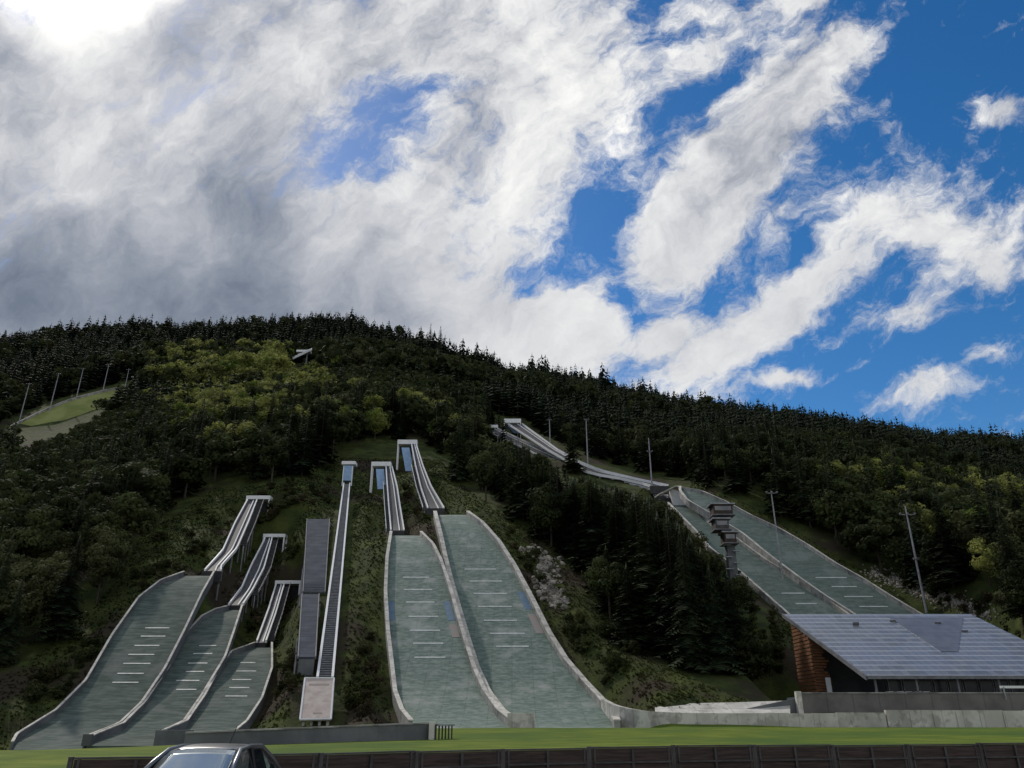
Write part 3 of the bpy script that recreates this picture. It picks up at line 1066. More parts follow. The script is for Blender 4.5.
end_plate(rD, at(521, 713, 96), 3.1, 1.9)
end_plate(rA, at(90, 734, 95.5), 1.0, 1.2, 'concrete_dark')
end_plate(rB, at(176, 730, 93), 4.0, 1.9, 'concrete_dark')


def side_mat(root, J, side, y0, y1, frac, mat):
    """coloured band of mats lying along one edge of the landing hill"""
    up, dn = [], []
    for a, b, _ in J['land']:
        py = py_of(a.y, a.z - J['wall'])
        if y0 <= py <= y1:
            e, o_ = (a, b) if side == 'L' else (b, a)
            lift = Vector((0, 0, -J['wall'] + 0.04))
            dn.append(e.lerp(o_, 0.035) + lift)
            up.append(e.lerp(o_, frac) + lift)
    m = MB()
    m.loft([[p, q, q - Vector((0, 0, 0.035)), p - Vector((0, 0, 0.035))] for p, q in zip(up, dn)])
    m.build('edge_mat', mat, root)


side_mat(rD, JD, 'L', 600, 622, 0.12, 'banner_blue')
side_mat(rD, JD, 'R', 599, 622, 0.14, 'banner_blue')
side_mat(rD, JD, 'R', 622, 640, 0.14, 'banner_pink')
side_mat(rE, JE, 'R', 590, 613, 0.13, 'banner_blue')
side_mat(rE, JE, 'R', 613, 637, 0.13, 'banner_pink')
# long low dam continuing the outer wall of the tall jump to the right
dam = [at(560, 722, 98.5), at(618, 710.5, 98.6), at(645, 711.5, 98.6), at(690, 713, 98.6), at(740, 712.5, 99), at(884, 712.5, 99), at(885, 709.5, 99), at(1024, 710, 98.5), at(1250, 711, 98)]
dm = thing('dam_wall', (dam[0].x, dam[0].y, 0), 'long low pale concrete dam along the lawn, from the tall jump to below the lodge', 'wall')
rngd = random.Random(3)
cw = dens_([at(603, 698.5, 106), at(616, 705, 102.5), at(636, 709.5, 99.9), at(660, 711.8, 98.9), at(690, 713, 98.6), at(716, 713, 98.7)])
MB().strip(cw, 0.6, 0.0, [min(p.z + 0.6, 1.1 + 2.2 * i / 12) for i, p in enumerate(cw)]).build('curved_wall', 'concrete_light', dm)
dam = [at(716, 713, 98.7), at(884, 712.8, 99), at(884.5, 710, 99), at(1024, 710.5, 98.5), at(1250, 711, 98)]
for i in (0, 2, 3):
    L = dam[i + 1] - dam[i]
    k = max(1, int(L.length / 2.6))
    for j in range(k):
        p = dam[i].lerp(dam[i + 1], (j + 0.5) / k)
        hh = p.z + rngd.uniform(-0.05, 0.04) + 0.6
        MB().box((p.x, p.y + rngd.uniform(-0.03, 0.03), hh / 2 - 0.6), (L.length / k * 0.99, 0.55, hh)).build('wall_block', 'concrete_light', dm)
# pale concrete bank behind the dam at its left end
bank = MB()
bp = [[at(655, 707.5, 102.0), at(655, 713, 99.6)], [at(668, 704.5, 102.6), at(668, 714, 99.6)], [at(700, 703, 103), at(700, 714, 99.6)],
      [at(735, 702.3, 103.4), at(735, 714, 99.6)], [at(790, 700.5, 103.4), at(790, 714, 99.8)]]
rings = []
for a, b in bp:
    rings.append([a + Vector((0, 0, 0.0)), b, b - Vector((0, 0, 0.8)), a - Vector((0, 0, 1.2))])
bank.loft(rings)
tag(bank.build('concrete_bank', 'concrete_light'), 'sloping pale concrete bank behind the low dam, left of the lodge terrace', 'bank')

# ------------------------------------------------------------------ long narrow track with its board
root = thing('inclined_track', LT0, 'long narrow two-railed track up the slope with a blue cabin at its head', 'track')
dirt = (LT1 - LT0).normalized()
N = 40
axisp = [LT0.lerp(LT1, i / N) for i in range(N + 1)]
hwid = [1.02 + (0.82 - 1.02) * i / N for i in range(N + 1)]
MB().loft([[p + Vector((-h, 0, -0.35)), p + Vector((h, 0, -0.35)), p + Vector((h, 0, -0.65)), p + Vector((-h, 0, -0.65))]
           for p, h in zip(axisp, hwid)]).build('track_bed', 'deck_dark', root)
for s in (-1, 1):
    MB().strip([p + Vector((s * h, 0, 0)) for p, h in zip(axisp, hwid)], 0.34, 0.1, 0.5).build('rail', 'white', root)
m = MB()
for i in range(2, N, 3):
    p = axisp[i]
    g = gz(p.x, p.y) - 0.4
    if p.z - 0.6 > g:
        m.box((p.x, p.y, (p.z - 0.6 + g) / 2), (1.5, 0.35, p.z - 0.6 - g))
m.each('support_post', 'concrete_dark', root)
m = MB()
for i in range(0, N * 4):
    p = LT0.lerp(LT1, (i + 0.5) / (N * 4))
    m.box(p - Vector((0, 0, 0.28)), (1.7, 0.14, 0.12))
m.build('cross_tie', 'steel', root)
tp = at(349.5, 464, 210)
MB().box(tp, (3.9, 2.6, 0.95)).build('roof_beam', 'white', root, bevel=0.05)
b0 = at(348.3, 474, 210)
MB().box((b0.x, 210, b0.z), (2.2, 2.0, 4.4)).build('cabin', 'blue', root, bevel=0.05)
m = MB()
for s in (-1, 1):
    m.box((b0.x + s * 1.25, 209.2, b0.z - 0.8), (0.25, 0.3, 5.8))
m.each('cabin_frame', 'white', root)

root = thing('sloping_board', at(316, 722, 103), 'pale beige board tilted back at the foot of the long track', 'board')
bd = [at(305, 678, 110), at(334, 678, 110), at(331, 719, 103.5), at(300, 719.5, 103.5)]
MB().slab(bd, 0.25).build('board', 'beige', root)
m = MB()
for px0, py0, px1, py1 in ((309, 684, 329, 686), (311, 690, 327, 693), (313, 696, 326, 700), (312, 703, 325, 706), (313, 712.5, 322, 714)):
    def on(px, py):
        f = (py - 678) / 41.2
        D = 110 + (103.5 - 110) * f
        return at(px, py, D) + Vector((0, -0.02, 0.05))
    m.loft([[on(px0, py1), on(px1, py1), on(px1, py0), on(px0, py0)], [v - Vector((0, 0, 0.04)) for v in (on(px0, py1), on(px1, py1), on(px1, py0), on(px0, py0))]])
m.build('faded_print', 'banner_pink', root)
m = MB()
e = 0.12
for a, b in ((bd[0], bd[1]), (bd[1], bd[2]), (bd[2], bd[3]), (bd[3], bd[0])):
    m.tube([a, b], e, 6)
m.build('frame', 'white', root)
m = MB()
for px in (304, 312, 320, 328):
    a = at(px, 719, 104.2)
    g = gz(a.x, a.y) - 0.3
    m.box((a.x, a.y, (a.z + g) / 2), (0.3, 0.3, max(a.z - g, 0.3)))
m.each('leg', 'concrete_light', root)

# ------------------------------------------------------------------ two long covered stairways with grey roofs
def canopy(label, tl, tr, br, bl, Dt, Db):
    c = [at(*tl, Dt), at(*tr, Dt), at(*br, Db), at(*bl, Db)]
    root = thing('covered_stairway', c[3] - Vector((0, 0, 2.5)), label, 'shelter', 'grey covered stairways')
    MB().slab(c, 0.25).build('roof', 'corrugated', root)
    n1 = Vector((0, 0, 1))
    for a, b in ((c[0], c[3]), (c[1], c[2])):
        m = MB()
        for i in range(9):
            p = a.lerp(b, (i + 0.5) / 9)
            inn = Vector(((c[0].x + c[1].x + c[2].x + c[3].x) / 4 - p.x, 0, 0)).normalized() * 0.25
            p = p + inn
            g = gz(p.x, p.y) - 0.3
            if p.z - 0.2 > g:
                m.box((p.x, p.y, (p.z - 0.2 + g) / 2), (0.2, 0.2, p.z - 0.2 - g))
        if m.v:
            m.each('post', 'steel', root)
        MB().strip([a.lerp(b, i / 10) + Vector((0, 0, 0.03)) for i in range(11)], 0.16, 0.08, 0.3).build('edge_trim', 'panel_grey', root)
    m = MB()
    for i in range(40):
        p = (c[0].lerp(c[3], (i + 0.5) / 40) + c[1].lerp(c[2], (i + 0.5) / 40)) / 2
        g = gz(p.x, p.y)
        m.box((p.x, p.y, g + 0.15), ((c[1] - c[0]).length * 0.7, abs(c[0].y - c[3].y) / 40, 0.3))
    m.build('stairs', 'concrete_dark', root)
    # end wall facing down the slope
    a, b = c[3], c[2]
    g = min(gz(a.x, a.y), gz(b.x, b.y))
    hgt = max(a.z - 0.25 - g, 0.6)
    MB().box(((a.x + b.x) / 2, a.y + 0.2, a.z - 0.25 - hgt / 2), ((b - a).length - 0.3, 0.15, hgt)).build('end_wall', 'concrete_dark', root)
    return root


canopy('upper and wider grey-roofed stairway running down beside the small ski jumps', (307, 519), (329.5, 519), (325, 592), (303, 592), 178, 141)
canopy('lower and narrower grey-roofed stairway just above the beige board', (302, 594), (319, 594), (315.5, 657), (298, 657), 139, 115)

# ------------------------------------------------------------------ dark retaining wall in front of the small jumps
def zl(px, py, D):
    return at(px, py, D)


w0, w1 = at(186, 733.5, 50), at(431, 723.5, 60)
root = thing('retaining_wall', (w0.x, w0.y, 0), 'dark grey retaining wall across the lawn in front of the small jumps', 'wall')
m = MB()
d_ = (w1 - w0)
rz = math.atan2(d_.y, d_.x)
k = 12
for i in range(k):
    p = w0.lerp(w1, (i + 0.5) / k)
    h = p.z + 0.5
    m.box((p.x, p.y, p.z - h / 2 - 0.001 * i), (Vector((d_.x, d_.y)).length / k * 0.996, 0.3, h), rz)
m.build('wall_face', 'concrete_dark', root)
c = (w0 + w1) / 2
mm = MB().strip([w0, w1], 0.42, 0.09, 0.0)
mm.build('coping', 'concrete', root)
pw = at(431, 722.6, 59.6)
MB().box((pw.x + 0.1, pw.y - 0.05, pw.z - 0.75), (0.42, 0.5, 1.6)).build('end_post', 'concrete_light', root, bevel=0.03)
root = thing('bar_rack', at(443, 742, 59.5), 'small dark rack of bars at the right end of the retaining wall', 'rack')
m = MB()
r0 = at(436, 725, 59.5)
r1 = at(452, 725, 61)
for i in range(6):
    p = r0.lerp(r1, i / 5)
    m.box((p.x, p.y, p.z - 0.65), (0.07, 0.5, 1.4))
m.build('bar', 'dark', root)
m = MB()
m.strip([r0, r1], 0.5, 0.05, 0.05)
m.strip([r0 - Vector((0, 0, 1.2)), r1 - Vector((0, 0, 1.2))], 0.5, 0.05, 0.05)
m.build('frame', 'steel', root)

# ------------------------------------------------------------------ lodge with the big pitched roof
EV = 105.0
RG = 125.5
e0, t0_ = at(867, 676, EV), at(783, 614, RG)
t1_ = at(971, 616.5, RG)
wd = t1_.x - t0_.x
e1 = Vector((e0.x + wd, EV, e0.z))
t1_.z = t0_.z
root = thing('lodge', (e0.x, EV, 2.0), 'lodge with a huge pale blue-grey panelled roof sloping towards the lawn', 'building')
rf = MB().slab([t0_, t1_, e1, e0], 0.35).build('roof', 'roof', root)
m = MB()
m.strip([t0_ + Vector((-0.12, 0, 0.06)), e0 + Vector((-0.12, 0, 0.06))], 0.22, 0.05, 0.55)
m.build('verge_trim', 'panel_grey', rf)
m = MB()
m.box(((e0.x + e1.x) / 2, EV - 0.12, e0.z - 0.15), (wd, 0.2, 0.42))
m.build('gutter', 'panel_grey', rf)
def on_roof(px, py):
    """point of the roof plane seen at px, py"""
    for y in np.arange(EV, RG, 0.02):
        z = e0.z + (y - EV) * (t0_.z - e0.z) / (RG - EV)
        if py_of(y, z) <= py:
            break
    return Vector((x_of(px, py, y), y, z + 0.05))


sp_ = [on_roof(889, 618), on_roof(963, 618), on_roof(958, 652), on_roof(941, 652)]
MB().slab([p + Vector((0, 0, 0.02)) for p in sp_], 0.06).build('solar_panel', 'solar', rf)
for px, py in ((856, 624), (893, 622), (965, 632), (856, 626), (938, 624)):
    p = on_roof(px, py)
    MB().box(p + Vector((0, 0, 0.1)), (0.9, 0.12, 0.2)).build('snow_guard', 'fence_steel', rf)
fl = at(800, 693, 108).z + 0.0
bx0, bx1 = e0.x + 0.3, e1.x - 1.2
slope = (t0_.z - e0.z) / (RG - EV)


def roof_z(y):
    return e0.z + (y - EV) * slope - 0.45


# side walls follow the pitch; stacked timber boards on the left gable
gy0, gy1 = EV + 13.0, RG - 0.8
gxw = e0.x - 1.6
lefts = lambda y: t0_.x + (e0.x - t0_.x) * (RG - y) / (RG - EV)
m = MB()
nb = 26
zb0 = 2.0
for i in range(nb):
    z0 = zb0 + (roof_z(gy1) - zb0) * i / nb
    z1 = zb0 + (roof_z(gy1) - zb0) * (i + 0.74) / nb
    ys = max(gy0, EV + (z1 + 0.45 - e0.z) / slope + 0.1)
    if ys < gy1:
        m.box((lefts(gy1) + 0.75, (ys + gy1) / 2, (z0 + z1) / 2), (0.25 + 0.1 * (i % 2), gy1 - ys, z1 - z0))
        xa = lefts(gy1) + 0.75
m.build('timber_cladding', 'wood_orange', root)
# timber front return of the end bay
m = MB()
x0_, x1_ = lefts(gy1) + 0.9, lefts(gy1) + 2.7
yf = gy0 + 0.2
for i in range(nb):
    z0 = zb0 + (roof_z(yf) + 0.0 - zb0) * i / nb
    z1 = zb0 + (roof_z(yf) + 0.0 - zb0) * (i + 0.74) / nb
    xe = x1_ + random.Random(i).choice((-0.5, -0.1, 0.0, 0.25, 0.45))
    m.box(((x0_ + xe) / 2, yf, (z0 + z1) / 2), (xe - x0_, 0.22 + 0.08 * (i % 2), z1 - z0))
m.build('timber_cladding', 'wood_orange', root)
# back wall and core
MB().box(((bx0 + bx1) / 2, RG - 0.6, (2 + roof_z(RG - 0.6)) / 2), (bx1 - bx0 - 0.5, 0.3, roof_z(RG - 0.6) - 2)).build('back_wall', 'concrete_dark', root)
MB().box((bx1, (EV + 3 + RG) / 2, 2 + 2.2), (0.3, RG - EV - 4, 4.4)).build('end_wall', 'concrete', root)
# glazed front under the eave
yfront = EV + 3.0
top = roof_z(yfront)
fz = fl - 0.6
m = MB()
MB().box(((bx0 + bx1) / 2 + 1.6, yfront + 0.25, (fz + top) / 2), (bx1 - bx0 - 3.4, 0.3, top - fz)).build('front_wall', 'dark', root)
nwin = 12
for i in range(nwin):
    xa = bx0 + 3.6 + (bx1 - bx0 - 4.0) * i / nwin
    xb = bx0 + 3.6 + (bx1 - bx0 - 4.0) * (i + 0.86) / nwin
    win = MB().box(((xa + xb) / 2, yfront + 0.06, (fz + top) / 2 + 0.1), (xb - xa, 0.06, top - fz - 0.8)).build('window', 'glass_pale' if i in (9, 10) else 'glass_dim', root)
    m = MB()
    for xx in (xa, xb):
        m.box((xx, yfront + 0.02, (fz + top) / 2 + 0.1), (0.1, 0.14, top - fz - 0.7))
    for zz in (fz + 0.5, top - 0.35):
        m.box(((xa + xb) / 2, yfront + 0.02, zz), (xb - xa, 0.12, 0.1))
    m.build('frame', 'panel_grey', win)
for i in range(6):
    xx = bx0 + 0.9 + (bx1 - bx0 - 1.6) * i / 5
    MB().box((xx, EV + 0.7, (fz + e0.z) / 2 - 0.1), (0.24, 0.24, e0.z - fz - 0.2)).build('column', 'panel_grey', root)
# open bay on the left with a white pillar and tables behind glass
MB().box((lefts(gy0) + 1.3, gy0 - 0.9, (fz + 4.6) / 2 + 0.9), (0.6, 0.35, 3.0)).build('white_pillar', 'white', root)
# terrace slab and parapet in front
tx0 = at(797, 700, 101.8).x
ter = thing('terrace', (tx0, 103, 2.0), 'grey concrete terrace with a parapet in front of the lodge', 'terrace')
pz = at(900, 693.5, 102).z
MB().box(((tx0 + 92) / 2, 102, (pz + 1.2) / 2), (92 - tx0, 0.35, pz - 1.2)).build('parapet', 'concrete_warm', ter)
MB().box(((tx0 + 92) / 2, 101.98, pz + 0.07), (92 - tx0 + 0.1, 0.5, 0.12)).build('parapet_coping', 'concrete', ter)
MB().box(((tx0 + 92) / 2 + 0.1, 104.3, (fz + 1.0) / 2), (92 - tx0 - 0.4, 4.1, fz - 1.0)).build('slab', 'concrete', ter)
ep = at(799, 702, 101.6)
MB().box((ep.x, ep.y, (pz + 1.2) / 2 + 0.1), (0.6, 0.7, pz - 0.9)).build('end_pier', 'concrete_light', ter)
# ramp wall left of terrace
rp = MB()
ra, rb = at(742, 711, 101.2), at(797, 698, 102.2)
rp.loft([[Vector((ra.x, ra.y, 0.8)), Vector((ra.x, ra.y + 0.4, 0.8)), Vector((ra.x, ra.y + 0.4, ra.z + 0.15)), Vector((ra.x, ra.y, ra.z + 0.15))],
         [Vector((rb.x, rb.y, 0.8)), Vector((rb.x, rb.y + 0.4, 0.8)), Vector((rb.x, rb.y + 0.4, rb.z)), Vector((rb.x, rb.y, rb.z))]])
tag(rp.build('ramp_wall', 'concrete_dark'), 'low dark ramp wall rising to the left end of the lodge terrace', 'wall')
# terrace furniture: tables with closed benches near the open bay
tb = None
for i in range(5):
    x = lefts(gy0) + 5.2 + i * 1.15
    root_t = thing('garden_table', (x, EV + 2.2 - 0.25 * (i % 2), fz), 'small outdoor table on the terrace by the open end of the lodge', 'table', 'terrace tables')
    y = EV + 2.2 - 0.25 * (i % 2)
    MB().box((x, y, fz + 0.74), (0.8, 0.8, 0.05)).build('tabletop', 'white', root_t)
    MB().tube([(x, y, fz), (x, y, fz + 0.72)], 0.05).build('pedestal', 'steel', root_t)
# railing with parked boards on far right of terrace
pr = at(1003, 678, 101.5)
sgn = thing('banner_stand', (pr.x, 103, 2), 'long white bar on posts on the terrace at the right edge', 'barrier')
b1, b2 = at(1000, 687, 101.6), at(1060, 687, 101.6)
MB().box((((b1.x + b2.x) / 2), 101.6, b1.z), ((b2.x - b1.x), 0.12, 0.28)).build('bar', 'white', sgn)
MB().box((b1.x + 0.4, 101.6, b1.z - 0.7), (0.12, 0.12, 1.4)).build('post', 'steel', sgn)
MB().box((b2.x - 0.4, 101.6, b1.z - 0.7), (0.12, 0.12, 1.4)).build('post', 'steel', sgn)

# ------------------------------------------------------------------ judges' tower
tw = at(722, 600, 158)
TD = 160.0
gt = gz(x_of(722, 560, TD), TD)
cxT = x_of(722, 520, TD)
ztop = at(722, 504, TD).z
root = thing('judges_tower', (cxT, TD, gt), 'tall slim tower with stacked timber cabins among the dark spruces', 'tower')
s_m = TD / 1.0 / F_PX
MB().box((cxT + 1.2, TD + 0.6, (ztop - 6 + gt) / 2), (1.7, 1.8, ztop - 6 - gt)).build('shaft', 'concrete_dark', root, bevel=0.04)
mm = MB()
for zz in np.arange(gt, ztop - 7, 2.4):
    mm.box((cxT + 0.3, TD - 0.8, zz), (1.6, 0.5, 0.16))
    mm.box((cxT + 2.0, TD - 0.8, zz + 1.2), (1.4, 0.5, 0.16))
mm.build('stair_landing', 'steel', root)
for k, (zz, wx, off) in enumerate(((0, 4.6, 0.0), (-3.1, 3.4, -0.5), (-5.9, 3.0, 0.9))):
    zt = ztop + zz
    cab = MB().box((cxT + off, TD, zt - 1.55), (wx - 0.6, 3.2, 2.1)).build('cabin', 'wood_dark' if k % 2 == 0 else 'fence_steel', root)
    MB().box((cxT + off, TD, zt - 0.35), (wx + 0.5, 3.9, 0.28)).build('cabin_roof', 'steel', cab)
    MB().box((cxT + off, TD - 0.2, zt - 2.7), (wx + 0.2, 3.8, 0.2)).build('floor_slab', 'panel_grey', cab)
    MB().box((cxT + off, TD - 1.62, zt - 1.3), (wx - 1.2, 0.06, 0.9)).build('window', 'glass_dark', cab)

# white slab-sided take-off house of the nearer big jump
tk = thing('takeoff_house', at(681, 516, 234), 'pale slab-sided take-off house at the head of the big landing hill', 'hut')
c_ = [at(670, 489, 234), at(688, 493.5, 232), at(688, 515, 232), at(675, 515, 234)]
MB().loft([[c_[0], c_[1], c_[2], c_[3]], [p + Vector((0.6, 5.0, 0)) for p in (c_[0], c_[1], c_[2], c_[3])]]).build('wall', 'white', tk)
ra, rb = at(657, 495.5, 233), at(674, 487.5, 234)
MB().strip([ra, rb, at(684, 491, 234)], 4.0, 0.12, 0.18).build('roof', 'concrete_light', tk)

# ------------------------------------------------------------------ poles
def light_pole(px, ytop, ybase, D, label, bars=((0.3, 2.2),), r=0.22, group='floodlight poles', name='floodlight_pole', pxb=None):
    zt = at(px, ytop, D).z
    X = x_of(px, ytop, D)
    zb = min(gz(X, D), at(px, ybase, D).z) - 0.5
    root = thing(name, (X, D, zb), label, 'light pole', group)
    MB().tube([(X, D, zb), (X, D, (zb + zt) / 2), (X, D, zt)], [r, r * 0.8, r * 0.5], 8).build('pole', 'steel', root)
    for dz, w_ in bars:
        MB().box((X, D - 0.2, zt - dz), (w_, 0.14, 0.14)).build('crossbar', 'steel', root)
        for k in range(3):
            MB().box((X - w_ / 2 + w_ * k / 2, D - 0.45, zt - dz + 0.18), (0.42, 0.3, 0.34), rx=0.5).build('floodlight', 'panel_grey', root)
    return root


light_pole(905, 506, 614, 178, 'tall floodlight pole standing right of the green landing hill above the lodge', ((2.1, 3.4), (12.5, 1.2)), 0.30)
light_pole(771, 491, 592, 190, 'floodlight pole rising in front of the two big landing hills', ((0.6, 2.6),), 0.26)
light_pole(648.5, 438, 496, 250, 'floodlight pole at the take-off of the big ski jump', ((5, 1.6),), 0.30)
light_pole(586, 419, 473, 310, 'slim floodlight pole behind the middle of the big inrun', ((0.6, 1.4),), 0.32)
light_pole(549.5, 419, 447, 350, 'slim floodlight pole beside the upper part of the big inrun', ((0.6, 1.4),), 0.32)
for px, yt, yb, D in ((29.5, 383, 416, 525), (59, 373, 406, 540), (83.5, 368, 399, 555), (109, 364, 390, 572), (129, 369, 385, 590)):
    light_pole(px, yt, yb, D, 'one of the row of slim poles along the far grassy hill crest at the left', ((0.8, 3.2),), 0.42,
               group='poles along the far left crest', name='lamp_pole')

# ------------------------------------------------------------------ far left flying hill
root = thing('flying_hill', at(60, 410, 545), 'distant ski flying hill with a grassy landing painted sunlit green on the far left crest', 'ski jump')
U = [at(-25, 446, 500), at(8, 429, 520), at(45, 411, 540), at(70, 401, 552), at(95, 394, 565), at(118, 389, 580)]
Lw = [at(-10, 470, 480), at(20, 455, 495), at(55, 440, 510), at(78, 428, 522), at(100, 416, 540), at(122, 402, 560)]


def dens(p, k=6):
    out = []
    ts = np.linspace(0, len(p) - 1, (len(p) - 1) * k + 1)
    for t in ts:
        i = min(int(t), len(p) - 2)
        f = t - i
        a, b = p[max(i - 1, 0)], p[i]
        c, d2 = p[i + 1], p[min(i + 2, len(p) - 1)]
        out.append(0.5 * ((2 * b) + (c - a) * f + (2 * a - 5 * b + 4 * c - d2) * f * f + (3 * b - a - 3 * c + d2) * f ** 3))
    return out


U, Lw = dens(U), dens(Lw)
MB().loft([[a, b, b - Vector((0, 0, 6)), a - Vector((0, 0, 6))] for a, b in zip(U, Lw)]).build('landing_slope', 'mat_grass_sunlit', root)
MB().strip([p for p in U], 1.2, 1.6, 3.0).build('side_wall', 'concrete', root)
cp = MB().strip([p + Vector((0, 0, 1.6)) for p in U], 1.5, 0.35, 0).build('coping', 'concrete_light', root)
IR = dens([at(150, 384, 600), at(165, 384, 610), at(200, 381, 630), at(250, 373, 655), at(286, 361, 680), at(310, 350, 700)])
MB().strip(IR, 5.5, 0.2, 1.4).build('inrun_deck', 'deck_dark', root)
for o_ in (-2.9, 2.9):
    MB().strip(IR, 0.6, 1.5, 1.2, off=o_).build('inrun_rail', 'white', root)
hp = at(304, 352, 702)
MB().box(hp, (14, 6, 2.2)).build('start_house', 'white', root)
m = MB()
for i in range(4, len(IR), 5):
    g = gz(IR[i].x, IR[i].y) - 1
    if IR[i].z - 1 > g:
        m.box((IR[i].x, IR[i].y, (IR[i].z - 1 + g) / 2), (1.2, 1.2, IR[i].z - 1 - g))
if m.v:
    m.each('support_post', 'steel', root)
jt = at(140, 379, 598)
root = thing('judges_tower', jt - Vector((0, 0, 14)), 'small dark tower with pale balconies beside the far left grassy hill', 'tower')
MB().box(jt - Vector((0, 0, 7)), (9, 6, 14)).build('tower_body', 'wood_dark', root)
MB().box(jt + Vector((0, 0, 0.4)), (11.5, 8, 0.8)).build('roof', 'steel', root)
for k in range(3):
    MB().box(jt + Vector((0, -3.3, -3.2 - 3.6 * k)), (10, 1.2, 0.6)).build('balcony', 'concrete_light', root)

# ------------------------------------------------------------------ fence in the foreground
FPT = [Vector(p) for p in ((-9.4, 18.3, 0), (-4.9, 19.7, 0), (1.4, 23.8, 0), (16.6, 27.6, 0), (33, 31.2, 0))]
FH = [1.09, 1.08, 1.09, 1.09, 1.09]
PF = dens(FPT, 20)
# walk the line in equal bays
cum = [0]
for a, b in zip(PF[:-1], PF[1:]):
    cum.append(cum[-1] + (b - a).length)
BAY = 2.62


def fpos(s):
    return Vector((np.interp(s, cum, [p.x for p in PF]), np.interp(s, cum, [p.y for p in PF]), 0))


root = thing('board_fence', fpos(0), 'dark brown board fence with steel posts along the near edge of the lawn', 'fence')
nbay = int(cum[-1] / BAY)
for i in range(nbay):
    a, b = fpos(i * BAY), fpos((i + 1) * BAY)
    rz = math.atan2((b - a).y, (b - a).x)
    c = (a + b) / 2
    ln = (b - a).length
    GB = -0.38
    ht = 0.80 + 0.02 * math.sin(i * 1.3)
    MB().box((a.x, a.y, (GB - 0.1 + ht + 0.03) / 2), (0.09, 0.12, ht + 0.03 - GB + 0.1), rz).build('post', 'fence_steel', root)
    m = MB()
    dx, dy = math.cos(rz), math.sin(rz)
    nb_ = 6
    st_ = (ht - 0.03 - GB - 0.04) / nb_
    for j in range(nb_):
        z = GB + 0.04 + st_ * (j + 0.5)
        m.box((c.x, c.y, z), (ln - 0.14, 0.035 + 0.012 * (j % 2), st_ + 0.006), rz)
    m.build('board_panel', 'wood_dark', root)
    nx, ny = dy * 0.06, -dx * 0.06
    m = MB()
    for z in (0.05, 0.42):
        m.box((c.x + nx, c.y + ny, z), (ln - 0.24, 0.05, 0.045), rz)
    m.box((c.x + nx, c.y + ny, (GB + ht) / 2), (0.07, 0.04, ht - GB - 0.1), rz)
    for sgn_ in (-1, 1):
        m.box((c.x + sgn_ * dx * (ln / 2 - 0.16), c.y + sgn_ * dy * (ln / 2 - 0.16), (GB + ht) / 2), (0.05, 0.08, ht - GB - 0.04), rz)
    m.build('frame', 'fence_steel', root)
    MB().box((c.x, c.y, ht), (ln - 0.12, 0.08, 0.04), rz).build('top_rail', 'fence_steel', root)

